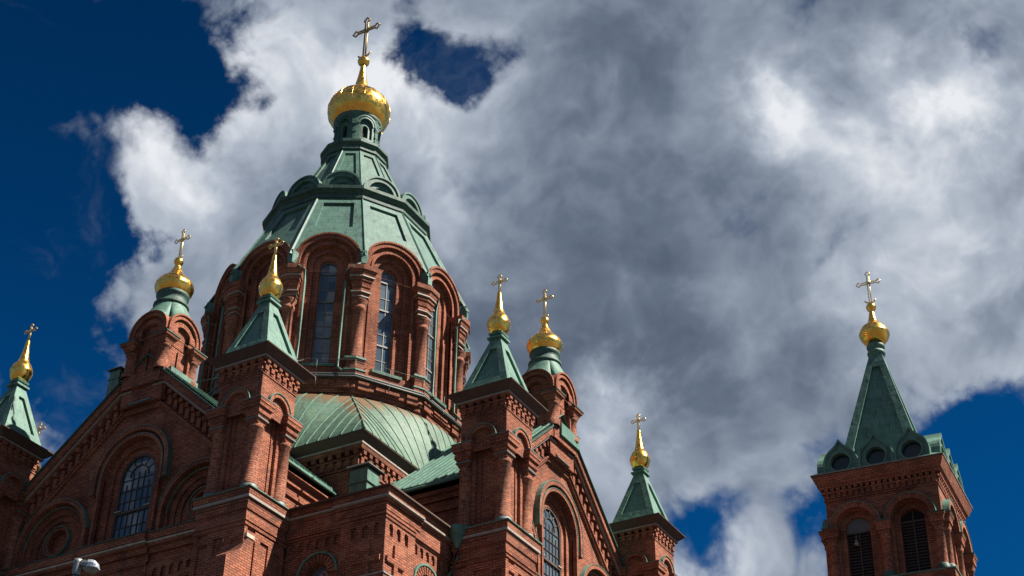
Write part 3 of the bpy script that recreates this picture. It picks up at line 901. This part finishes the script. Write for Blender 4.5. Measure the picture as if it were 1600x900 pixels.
# ---- cupola over each gable
cu = MB(); ca = 1.02
for az in (0, 90, 180, 270):
    P = plane(az)
    cu.wall(P, -1.02, 1.02, 28.2, [(-1.02, 29.9), (-1.015, 30.35)] + archtop(0, 30.3, 1.0, 18)[1:-1] + [(1.015, 30.35), (1.02, 29.9)], [arch(0, 28.25, 30.1, .58, 14)], d=.93, depth=.12)
    cu.ring(P, 0, 30.28, .80, 1.02, .4, 1.10, 0, 180, 22, leg=.38)
    cu.ring(P, 0, 30.28, .98, 1.06, .4, 1.16, 0, 180, 22, leg=.1)
    cu.ring(P, 0, 30.18, .56, .78, .6, 1.0, 0, 180, 20, leg=1.95)
    cu.wall(P, -.6, .6, 28.25, archtop(0, 30.1, .6, 14), [arch(0, 28.3, 29.5, .055, 6)], d=.83, depth=.2)
    cu.tube([P(-.75, 29.98, 1.05), P(.75, 29.98, 1.05)], .025, 4)
cu.sq(.5, 28.2, .5, 31.0)
cu.sq(1.05, 27.6, 1.05, 28.25)
CU = cu.build('cupola', [BRICK], CATH, (0, -12.33, G))
cc = MB()
cc.lathe([(.32, 28.2), (.32, 28.42), (.25, 28.5), (.235, 29.3), (.29, 29.34), (.29, 29.43), (.25, 29.46)], 12, mi=2)
for h0, z0, h1, z1, mi in ((.24, 29.46, .28, 29.58, 0), (.28, 29.58, .36, 29.74, 0), (.40, 29.74, .42, 29.86, 0), (.45, 29.86, .45, 29.91, 1)): cc.sq(h0, z0, h1, z1, mi=mi)
apr = MB()
for sx in (-1, 1):
    apr.box(min(sx*.95, sx*1.16), max(sx*.95, sx*1.16), -.55, 1.2, 27.9, 28.52)
apr.box(-.95, .95, 1.0, 1.16, 28.0, 28.9)
apr.build('copper_apron', COPPER, CU)
CC = cc.build('cupola_column', [BRICK, COPPERD, OLDBRICK], CU, (.9, .9, 0))
for x, y in ((-.9, .9), (-.9, -.9), (.9, -.9)):
    copy_tree(CC, CU).location = (x, y, 0)
rf = MB()
# square base over the four arches swept in to the round neck
nu2, nv2 = 24, 8
def cup(side, u, v):
    a0 = R_(90*side)
    lam = 1-abs(u)**2.2
    zb = 30.28+1.06*math.sqrt(max(0, 1-u*u))
    e = (1.13, 1.04*u)
    ex, ey = e[0]*math.cos(a0)-e[1]*math.sin(a0), e[0]*math.sin(a0)+e[1]*math.cos(a0)
    tz = a0+R_(45)*u; tx, ty = .70*math.cos(tz), .70*math.sin(tz)
    x, y = ex+(tx-ex)*v, ey+(ty-ey)*v
    z = zb+(32.12-zb)*(v**1.25)
    return (x, y, z)
for side in range(4):
    for i in range(nu2):
        for j in range(nv2):
            q = [(-1+2*(i+a)/nu2, (j+b)/nv2) for a, b in ((0, 0), (1, 0), (1, 1), (0, 1))]
            rf.poly([cup(side, *k) for k in q], [(k[0]*1.0+side*2.1, k[1]*2.0) for k in q], smooth=True)
CR = rf.build('cupola_roof', COPPER, CU)
nk = MB()
nk.lathe([(.72, 32.05), (.80, 32.1), (.80, 32.2), (.70, 32.24), (.66, 32.45), (.68, 32.6), (.74, 32.66), (.74, 32.78), (.62, 32.84), (.4, 32.9)], 24)
nk.build('neck', COPPERD, CU)
prof = smoothprof([(.60, 32.72), (.74, 32.82), (.87, 33.12), (.86, 33.32), (.74, 33.54), (.52, 33.76), (.36, 33.95), (.235, 34.18), (.15, 34.42)])
ON = onion(prof + ball(34.68, .22)[1:], 24, parent=CU)
m = cross_mb(34.8, 36.53, 35.95, .48, .046, .028); crescent(m, 34.86, .2, .028); m.build('cross', GILT, CU)

# ---- pinnacle turrets flanking each gable
tu = MB()
tu.sq(.70, 20.1, .70, 24.2, caps=(False, False))
for az in (0, 90, 180, 270):
    P = plane(az)
    zc = 23.92
    tu.wall(P, -.88, .88, 20.1, 24.3, [arch(0, 20.5, zc, .42, 14)], d=.88, depth=.14)
    tu.wall(P, -.43, .43, 20.45, archtop(0, zc, .43, 14), [arch(0, 20.5, zc, .24, 10)], d=.75, depth=.25)
    tu.wall(P, -1.05, 1.05, 23.5, 25.2, [arch(0, 23.5, zc, .52, 16)], d=1.05, depth=.17, skip_bottom=True)
    tu.ring(P, 0, zc, .50, .66, .85, 1.2, 0, 180, 20, leg=.05)
    n = 6
    for i in range(n):
        x = -.93+1.86*i/(n-1)
        tu.fbox(P, x-.10, x+.10, 25.28, 25.5, 1.04, 1.13)
        tu.fbox(P, x-.07, x+.07, 25.18, 25.28, 1.04, 1.09)
        tu.fbox(P, x-.09, x+.09, 25.56, 25.72, 1.04, 1.20)
tu.sq(1.05, 23.5, 1.05, 25.6, caps=(False, True))
tu.sq(1.08, 25.08, 1.08, 25.14); tu.sq(1.13, 25.50, 1.13, 25.56); tu.sq(1.2, 25.72, 1.22, 25.78)
TU = tu.build('turret', [BRICK], CATH, (7, -13.88, G))
t = MB(); t.sq(1.25, 25.76, 1.25, 25.82); t.build('flashing', TRIM, TU)
t = MB(); t.sq(1.2, 25.82, 1.53, 26.12, caps=(False, True)); t.sq(1.545, 26.12, 1.545, 26.16); t.build('eave', BROWN, TU)
tc = MB()
tc.lathe([(.33, 20.4), (.33, 20.52), (.27, 20.6), (.265, 22.7), (.31, 22.74), (.31, 22.84), (.27, 22.88), (.27, 22.96)], 12, mi=2)
for h0, z0, h1, z1, mi in ((.24, 22.94, .28, 23.08, 0), (.33, 23.08, .33, 23.13, 1), (.29, 23.13, .33, 23.28, 0), (.37, 23.28, .37, 23.42, 0), (.33, 23.42, .38, 23.55, 0), (.42, 23.55, .44, 23.72, 0), (.46, 23.72, .46, 23.88, 0), (.475, 23.88, .475, 23.92, 1)):
    tc.sq(h0, z0, h1, z1, mi=mi)
tc.lathe([(.34, 20.2), (.34, 20.36), (.28, 20.42)], 12, mi=1)
TC = tc.build('turret_column', [BRICK, LEAD, OLDBRICK, COPPER], TU, (.86, .86, 0))
for x, y in ((-.86, .86), (-.86, -.86), (.86, -.86)):
    copy_tree(TC, TU).location = (x, y, 0)
t = MB(); t.ring(plane(0), 0, 23.92, .655, .685, .98, 1.24, 4, 176, 20)
HM = t.build('hood_mould', COPPER, TU)
for k in (1, 2, 3):
    o = copy_tree(HM, TU); o.rotation_euler = (0, 0, R_(90*k))
sp = MB()
PZ0, PZ1, PA0, PA1 = 26.3, 29.1, 1.13, .26
for az in (0, 90, 180, 270):
    P, A = slant(az, PA0, PZ0, PA1, PZ1)
    pan = [(-.67, 26.80), (.67, 26.80), (.15, 28.58), (-.15, 28.58)]
    sp.wall(P, -PA0, PA0, PZ0, [(-PA0, PZ0), (-PA1, PZ1), (PA1, PZ1), (PA0, PZ0)], [pan], d=0, depth=.11)
    sp.poly([P(x, z, -.11) for x, z in pan])
sp.sq(1.55, 26.16, 1.13, 26.30, caps=(False, False))
sp.sq(.27, 29.08, .27, 29.16); sp.sq(.36, 29.16, .36, 29.25); sp.sq(.24, 29.25, .24, 29.38); sp.sq(.30, 29.38, .33, 29.46); sp.sq(.24, 29.46, .24, 29.56)
SP = sp.build('spire_roof', COPPER, TU)
prof = smoothprof([(.24, 29.48), (.40, 29.62), (.50, 29.92), (.495, 30.08), (.40, 30.32), (.28, 30.5), (.21, 30.72), (.16, 31.05), (.115, 31.35), (.09, 31.66)]) + [(0.0, 31.68)]
onion(prof, 20, parent=TU)
m = cross_mb(31.62, 32.60, 32.22, .41, .040, .025); m.build('cross', GILT, TU)

# ---- the piers under the turrets
pr = MB()
w = 1.10
pr.sq(w, -G, w, 19.1, caps=(False, False))
for az in (0, 90, 180, 270):
    P = plane(az)
    pr.wall(P, -w-.07, w+.07, 15.0, 19.1, [rect(-.22, .26, 15.2, 18.35), rect(-1.0, -.55, 18.5, 18.62), rect(.6, 1.0, 15.2, 18.2), rect(-.95, -.5, 15.2, 18.2)], d=w+.07, depth=.07, brk=[0])
pr.sq(w+.12, 18.66, w+.12, 18.74); pr.sq(w+.11, 18.84, w+.11, 18.92); pr.sq(w+.05, 19.1, w+.05, 19.3, caps=(False, True)); pr.sq(w+.10, 19.3, w+.12, 19.55); pr.sq(w+.12, 19.55, w+.14, 19.68); pr.sq(w+.20, 19.80, w+.22, 20.08)
PR = pr.build('turret_pier', BRICK, CATH, (7, -13.88, G))
t = MB(); t.sq(w+.21, 19.70, w+.21, 19.80); t.build('flashing', TRIM, PR)
t = MB(); t.sq(w+.28, 20.08, w+.28, 20.115); t.sq(w+.27, 20.115, w-.12, 20.28, caps=(False, True)); t.build('ledge_flashing', COPPER, PR)
bt = MB()
prof = [(-.95, -G), (-2.05, -G), (-2.05, 17.15), (-1.9, 17.2), (-1.62, 17.35), (-1.35, 17.62), (-1.15, 17.98), (-1.0, 18.18), (-.68, 18.24), (-.68, -G)]
def btp(x): return [(x, y, z) for y, z in prof[1:]]
bt.loft([btp(.2), btp(1.24)], (True, True))
bt.build('buttress', BRICK, PR)
t = MB(); t.box(.18, 1.27, -1.12, -.66, 18.19, 18.34); t.build('stone_cap', STONE, PR)

# ---- copies round the four arms
ARMS = [(CU, (0, -12.33)), (TU, (7, -13.88)), (PR, (7, -13.88))]
for k in range(4):
    a = R_(90*k)
    ca_, sa_ = math.cos(a), math.sin(a)
    if k:
        o = copy_tree(GW, CATH); o.rotation_euler.z = a
        o = copy_tree(CU, CATH); x, y = 0, -12.33; o.location = (x*ca_-y*sa_, x*sa_+y*ca_, G)
    for sx in (-1, 1):
        if k == 0 and sx == 1: continue
        x, y = 7*sx, -13.88
        for src in (TU, PR):
            o = copy_tree(src, CATH); o.location = (x*ca_-y*sa_, x*sa_+y*ca_, G)
            if k == 3 and sx == 1: o.location.x += .45; o.location.y += .26
            if src is PR and k % 2: 
                o.rotation_euler.z = a
# ---- corner bay between the two near arms, and its twins
by = MB()
E0 = 12.58
Pa = lambda s, z, d: (d, -E0+s, z)
Pb = lambda s, z, d: (E0-s, -d, z)
trim_ = MB(); lip = MB(); bayparts = []
for P in (Pa, Pb):
    S1 = 1.98; S2 = 6.6
    hs = [arch(.38+.5*i, 18.36, 18.72, .13, 8) for i in range(3)]
    by.wall(P, 0, S1, -G, 19.3, hs, d=E0, depth=.12)
    cs = 2.92; cz = 17.32
    hs2 = [arch(2.22+.40*i, 18.42, 18.70, .12, 8) for i in range(9)] + [arch(cs, 14.0, cz, .46, 14)]
    by.wall(P, S1, S2, -G, 19.3, hs2, d=E0-.12, depth=.22)
    for q in hs + hs2[:-1]:
        xs_ = [x for x, _ in q]
        by.poly([P(x, z, E0-.12-.08 if q in hs2 else E0-.11) for x, z in q])
    by.fbox(P, S1-.001, S1, 0, 19.3, E0-.13, E0)
    by.ring(P, cs, cz, .46, .80, E0-.2, E0-.06, 0, 180, 26)
    for i in range(13):
        a = R_(8+164*i/12)
        ca_, sa_ = math.cos(a), math.sin(a)
        q = [(cs+r*ca_+w_*-sa_, cz+r*sa_+w_*ca_) for r, w_ in ((.50, -.045), (.80, -.06), (.80, .06), (.50, .045))]
        by.loft([[P(x, z, E0-.1) for x, z in q], [P(x, z, E0-.01) for x, z in q]], (False, True))
    hood = MB(); hood.ring(P, cs, cz, .84, .92, E0-.2, E0+.02, 0, 180, 26); bayparts.append(('hood_mould', hood, COPPER))
    bwin = MB(); bwin.wall(P, cs-.47, cs+.47, 14.0, archtop(cs, cz, .47, 14), (), d=E0-.33); bayparts.append(('bay_window', bwin, GLASS))
    # raised brick cross
    by.fbox(P, .57, .81, 16.4, 18.08, E0-.01, E0+.09); by.fbox(P, .12, .57, 17.32, 17.54, E0-.01, E0+.09); by.fbox(P, .81, 1.28, 17.32, 17.54, E0-.01, E0+.09)
def ell(m, S, z0, z1, dd, back=.4):
    """an L round the outer corner of the bay, S long on each side"""
    q = [(E0+dd, -E0-dd), (E0+dd, -E0+S), (E0-back, -E0+S), (E0-back, -E0+back), (E0-S, -E0+back), (E0-S, -E0-dd)]
    m.loft([[(x, y, z) for x, y in q] for z in (z0, z1)])
hc = 6.28; hh = E0-hc
for z0, z1, dd in ((18.98, 19.06, .04), (19.12, 19.20, .06)): ell(by, S1, z0, z1, dd); by.sq(hh-.12+dd, z0-.06, hh-.12+dd, z1-.06, hc, -hc)
for z0, z1, dd in ((19.3, 19.62, .02), (19.62, 19.72, .10), (19.84, 20.06, .20)): ell(by, S1+.3, z0, z1, dd); by.sq(hh-.06+dd, z0+.003, hh-.06+dd, z1-.003, hc, -hc)
ell(by, S1, 16.5, 16.75, .12); ell(trim_, S1, 16.76, 16.82, .16)
ell(trim_, S1+.28, 19.74, 19.81, .22); trim_.sq(hh+.16, 19.72, hh+.16, 19.79, hc, -hc)
lip.sq(hh+.345, 20.06, hh+.345, 20.12, hc, -hc)
by.sq(6.28, 19.0, 6.28, 20.0, 6.28, -6.28)
BY = by.build('corner_bay', BRICK, CATH, Z)
trim_.build('cornice_trim', TRIM, BY)
lip.sq(6.46, 20.07, 3.0, 21.0, 6.46, -6.46, caps=(False, True))
lip.build('bay_roof', BROWN, BY)
for nm, mb_, mt in bayparts: mb_.build(nm, mt, BY)
ho = MB()
ho.lathe([(.08, 19.35), (.12, 19.5), (.30, 19.85), (.36, 20.05), (.36, 20.22), (.30, 20.24)], 14, 12.98, -8.32)
ho.tube([(12.98, -8.32, 19.45), (12.98, -8.32, 19.0), (12.66, -8.30, 18.3), (12.66, -8.30, 10)], .085, 8)
ho.build('downpipe', COPPER, BY)
for k in (1, 2, 3):
    o = copy_tree(BY, CATH); o.rotation_euler.z = R_(90*k)
# copper vents
vt = MB(); vt.sq(.42, -1.5, .42, 1.25); vt.sq(.48, .62, .48, .70); vt.sq(.36, 1.25, .36, 1.32, mi=1); vt.sq(.56, 1.32, .5, 1.42, mi=1)
V1 = vt.build('roof_vent', [COPPER, EDGE], CATH, (9.78, -10.2, 21.25+G))
V2 = copy_tree(V1, CATH); V2.location = (-2.45, -12.3, 28.55+G); V2.scale = (.72, .72, .72)
V3 = copy_tree(V1, CATH); V3.location = (12.3, 2.45, 28.55+G); V3.scale = (.72, .72, .72)

# ------------------------------------------------------------------ bell tower
BT = tag(empty('bell_tower', (24.98, 12.2, 0), (0, 0, R_(2.9))), 'separate square brick bell tower with tall dark green spire and louvered belfry arches', 'bell tower')
sh = MB(); hb = 2.62
sh.sq(hb, 0, hb, 22.0+G, caps=(False, False))
arx = 1.26; bz = 25.15+G
tymp = MB(); btparts = []
for az in (0, 90, 180, 270):
    P = plane(az)
    sh.wall(P, -hb, hb, 22.0+G, 27.0+G, [arch(s*arx, 22.3+G, bz, .82, 16) for s in (-1, 1)], d=hb, depth=.16)
    for s in (-1, 1):
        cx = s*arx
        sh.wall(P, cx-.83, cx+.83, 22.3+G, archtop(cx, bz, .83, 16), [arch(cx, 22.35+G, bz, .56, 14)], d=hb-.15, depth=.4)
        sh.ring(P, cx, bz, .88, 1.14, hb-.05, hb+.30, 0, 180, 24)
        hoodb = MB(); lou = MB(); btparts += [('hood_mould', hoodb, COPPER), ('louver_window', lou, [LOUVER, BLACK])]
        hoodb.ring(P, cx, bz, 1.14, 1.17, hb-.05, hb+.33, 0, 180, 24)
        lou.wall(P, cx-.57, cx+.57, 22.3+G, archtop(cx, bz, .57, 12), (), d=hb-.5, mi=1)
        for i in range(18):
            z = 22.4+G+i*.15
            if z > bz-.2: break
            lou.loft([[P(cx-.55, z, hb-.36), P(cx+.55, z, hb-.36), P(cx+.55, z+.12, hb-.47), P(cx-.55, z+.12, hb-.47)], [P(cx-.55, z+.03, hb-.36), P(cx+.55, z+.03, hb-.36), P(cx+.55, z+.15, hb-.47), P(cx-.55, z+.15, hb-.47)]])
        lou.fbox(P, cx-.03, cx+.03, 22.3+G, bz+.5, hb-.4, hb-.32)
        if not (az == 270 and s == -1):
            lou.fbox(P, cx-.55, cx+.55, bz-.06, bz+.03, hb-.4, hb-.31)
        else:
            tymp.wall(P, cx-.57, cx+.57, bz-.12, archtop(cx, bz, .57, 14), (), d=hb-.30)
            tymp.fbox(P, cx-.56, cx+.56, bz-.17, bz-.12, hb-.4, hb-.27)
    # corbels
    n = 19
    for i in range(n):
        x = -hb+.12+(2*hb-.24)*i/(n-1)
        sh.fbox(P, x-.085, x+.085, 26.75+G, 27.0+G, hb-.02, hb+.08)
        sh.fbox(P, x-.085, x+.085, 27.08+G, 27.24+G, hb-.02, hb+.17)
sh.sq(hb+.05, 26.62+G, hb+.05, 26.70+G); sh.sq(hb+.30, 22.0+G, hb+.30, 22.35+G); sh.sq(hb+.10, 27.0+G, hb+.12, 27.08+G); sh.sq(hb+.18, 27.24+G, hb+.24, 27.36+G); sh.sq(hb+.28, 27.36+G, hb+.46, 27.80+G)
SH = sh.build('belfry', BRICK, BT)
for nm, mb_, mt in btparts: mb_.build(nm, mt, BT)
tymp.build('tympanum_board', plain('grey_board', (.10, .095, .095), .7), BT)
lg = MB()
lg.sq(hb+.36, 22.35+G, hb+.36, 22.40+G); lg.sq(hb+.35, 22.40+G, hb+.1, 22.5+G)
lg.build('ledge_flashing', COPPER, BT)
bc = MB()
bc.lathe([(.30, 22.45+G), (.30, 22.62+G), (.22, 22.72+G)], 12, mi=1)
bc.lathe([(.22, 22.7+G), (.21, 24.3+G), (.26, 24.34+G), (.26, 24.44+G), (.22, 24.48+G)], 12, mi=2)
for h0, z0, h1, z1, mi in ((.22, 24.46, .27, 24.66, 0), (.31, 24.66, .31, 24.76, 0), (.28, 24.76, .36, 25.0, 0), (.38, 25.0, .38, 25.1, 0), (.40, 25.1, .40, 25.14, 1)): bc.sq(h0, z0+G, h1, z1+G, mi=mi)
first = None
for az in (0, 90, 180, 270):
    P = plane(az)
    for x in (-2.42, 0, 2.42):
        x_, y_, _ = P(x, 0, hb+.02)
        if first is None: first = bc.build('belfry_column', [BRICK, COPPERD, OLDBRICK], BT, (x_, y_, 0)); o = first
        else: o = copy_tree(first, BT); o.location = (x_, y_, 0)
t = MB(); t.sq(3.06, 27.80+G, 3.11, 27.86+G); t.sq(3.12, 27.86+G, 3.12, 27.90+G, mi=1); t.build('eave', [BROWN, TRIM], BT)
spb = MB()
spb.sq(3.11, 27.90+G, 2.2, 28.5+G, caps=(False, False))
Z0b, Z1b, A0b, A1b = 28.0+G, 35.45+G, 2.14, .33
for az in (0, 90, 180, 270):
    P, A = slant(az, A0b, Z0b, A1b, Z1b)
    pan = [(-1.36, 29.3+G), (1.36, 29.3+G), (.19, 34.7+G), (-.19, 34.7+G)]
    spb.wall(P, -A0b, A0b, Z0b, [(-A0b, Z0b), (-A1b, Z1b), (A1b, Z1b), (A0b, Z0b)], [pan], d=0, depth=.14)
    spb.poly([P(x, z, -.14) for x, z in pan])
spb.lathe([(.36, 35.4+G), (.36, 35.55+G), (.44, 35.6+G), (.47, 35.72+G), (.42, 35.82+G), (.36, 35.86+G), (.36, 35.95+G), (.45, 36.0+G), (.47, 36.12+G), (.42, 36.2+G), (.34, 36.26+G), (.34, 36.36+G)], 20)
SPB = spb.build('spire_roof', COPPER, BT)
kb = MB()
def ogee(cx, zb, hw, zt):
    """half-round shoulders drawn up to a point"""
    k = zt-zb
    L = [(-1, 0), (-1, .27), (-.97, .38), (-.90, .49), (-.79, .585), (-.64, .665), (-.47, .73), (-.32, .79), (-.19, .86), (-.09, .93), (0, 1)]
    L = [(cx+x*hw, zb+z*k) for x, z in L]
    return L + [(2*cx-x, z) for x, z in reversed(L[:-1])]
og = ogee(0, 27.92+G, .83, 29.68+G)
Pk = plane(0)
kb.wall(Pk, -.83, .83, 27.92+G, og[1:-1], [circle(0, 28.46+G, .47)], d=2.84, depth=.22)
kb.ring(Pk, 0, 28.46+G, .47, .55, 2.7, 2.90, 0, 360, 24)
for a, b in zip(og[:-1], og[1:]):
    kb.poly([Pk(*a, 2.92), Pk(*b, 2.92), Pk(*b, 1.2), Pk(*a, 1.2)])
    q = lambda p_: (p_[0]*.86, 28.5+G+(p_[1]-28.5-G)*.86)
    kb.poly([Pk(*a, 2.92), Pk(*b, 2.92), Pk(*q(b), 2.92), Pk(*q(a), 2.92)])
    kb.poly([Pk(*q(a), 2.92), Pk(*q(b), 2.92), Pk(*q(b), 2.84), Pk(*q(a), 2.84)])
kb.poly([Pk(x, z, 2.63) for x, z in circle(0, 28.46+G, .49)], mi=1)
first = None
for az in (0, 90, 180, 270):
    for x in (-1.68, 0, 1.68):
        if first is None: first = o = kb.build('kokoshnik', [COPPER, plain('dark_glass', (.012, .018, .016), .22)], BT)
        else: o = copy_tree(first, BT)
        t_ = (-math.sin(R_(az)), math.cos(R_(az)))
        o.location = (t_[0]*x, t_[1]*x, 0); o.rotation_euler = (0, 0, R_(az))
prof = smoothprof([(.34, 36.3+G), (.58, 36.42+G), (.76, 36.75+G), (.76, 36.95+G), (.62, 37.25+G), (.40, 37.45+G), (.26, 37.65+G), (.18, 37.95+G), (.14, 38.2+G)])
ONB = onion(prof + ball(38.55+G, .26)[1:], 24, parent=BT)
m = cross_mb(38.75+G, 40.83+G, 40.1+G, .66, .055, .028); crescent(m, 38.85+G, .30, .04); m.build('cross', GILT, BT)
m = MB(); m.lathe([(.0, .5), (.10, .48), (.14, .3), (.19, .12), (.27, 0), (.24, 0)], 16); m.tube([(0, 0, .5), (0, 0, 1.0)], .02)
m.build('bell', BRONZE, BT, (-arx-.14, -hb+.24, 24.35+G)).scale = (.62, .62, .62)

piv = Vector((24.98, 12.2, 28.0+G))
tilt = Vector((0, 0, 1)).rotation_difference(Vector((rt.x*math.tan(R_(1.7)), rt.y*math.tan(R_(1.7)), 1)).normalized()).to_matrix().to_4x4()
BT.matrix_world = Matrix.Translation(piv - rt*.24) @ tilt @ Matrix.Rotation(R_(2.9), 4, 'Z') @ Matrix.Translation((0, 0, -piv.z))
# ------------------------------------------------------------------ street lamp
LP = tag(empty('street_lamp', (21.64, -35.0, .04)), 'grey street lamp with flat tilted head in front of the shaded gable', 'street lamp')
m = MB(); m.lathe([(.13, -.04), (.13, 1.2), (.09, 1.3), (.048, 12.25), (.0, 12.26)], 12)
m.lathe([(.065, 12.2), (.075, 12.25), (.075, 12.42), (.08, 12.44), (.08, 12.49), (.0, 12.5)], 12)
m.build('pole', STEEL, LP)
dirn = Vector((.93, .36, 0)).normalized(); per = Vector((-dirn.y, dirn.x, 0))
def hp(s, w, z): q = dirn*s + per*w; return (q.x, q.y, z)
def sect(s, w, z0, z1, k): return [hp(s, -w, z0), hp(s, -w, z0+(z1-z0)*.55), hp(s, -w*k, z1), hp(s, w*k, z1), hp(s, w, z0+(z1-z0)*.55), hp(s, w, z0)]
m = MB(); m.loft([sect(.03, .05, 12.385, 12.47, .8), sect(.10, .06, 12.36, 12.465, .8), sect(.22, .085, 12.325, 12.455, .75)])
m.build('arm', STEEL, LP)
m = MB(); m.loft([sect(.22, .09, 12.33, 12.462, .7), sect(.28, .10, 12.32, 12.458, .62), sect(.34, .10, 12.31, 12.44, .58), sect(.385, .085, 12.305, 12.40, .55), sect(.405, .06, 12.30, 12.345, .6)])
m.loft([sect(.215, .098, 12.318, 12.335, 1), sect(.30, .112, 12.308, 12.325, 1), sect(.37, .098, 12.30, 12.317, 1), sect(.415, .066, 12.295, 12.312, 1)])
m.build('canopy', plain('bright_metal', (.48, .52, .56), .3, .5), LP)
m = MB(); m.loft([[hp(a, -w_, 12.325-.0), hp(a, w_, 12.325), hp(a, w_*.6, z_), hp(a, -w_*.6, z_)] for a, w_, z_ in ((.10, .05, 12.33), (.16, .07, 12.26), (.26, .09, 12.225), (.34, .085, 12.23), (.395, .05, 12.28))])
m.build('lamp_lens', LENS, LP)
# a stay wire from the near left cupola to the drum
m = MB(); m.tube([(1.0, -11.2, 28.6), (3.2, -6.6, 31.6)], .022, 4); m.build('stay_wire', EDGE, CATH, Z)
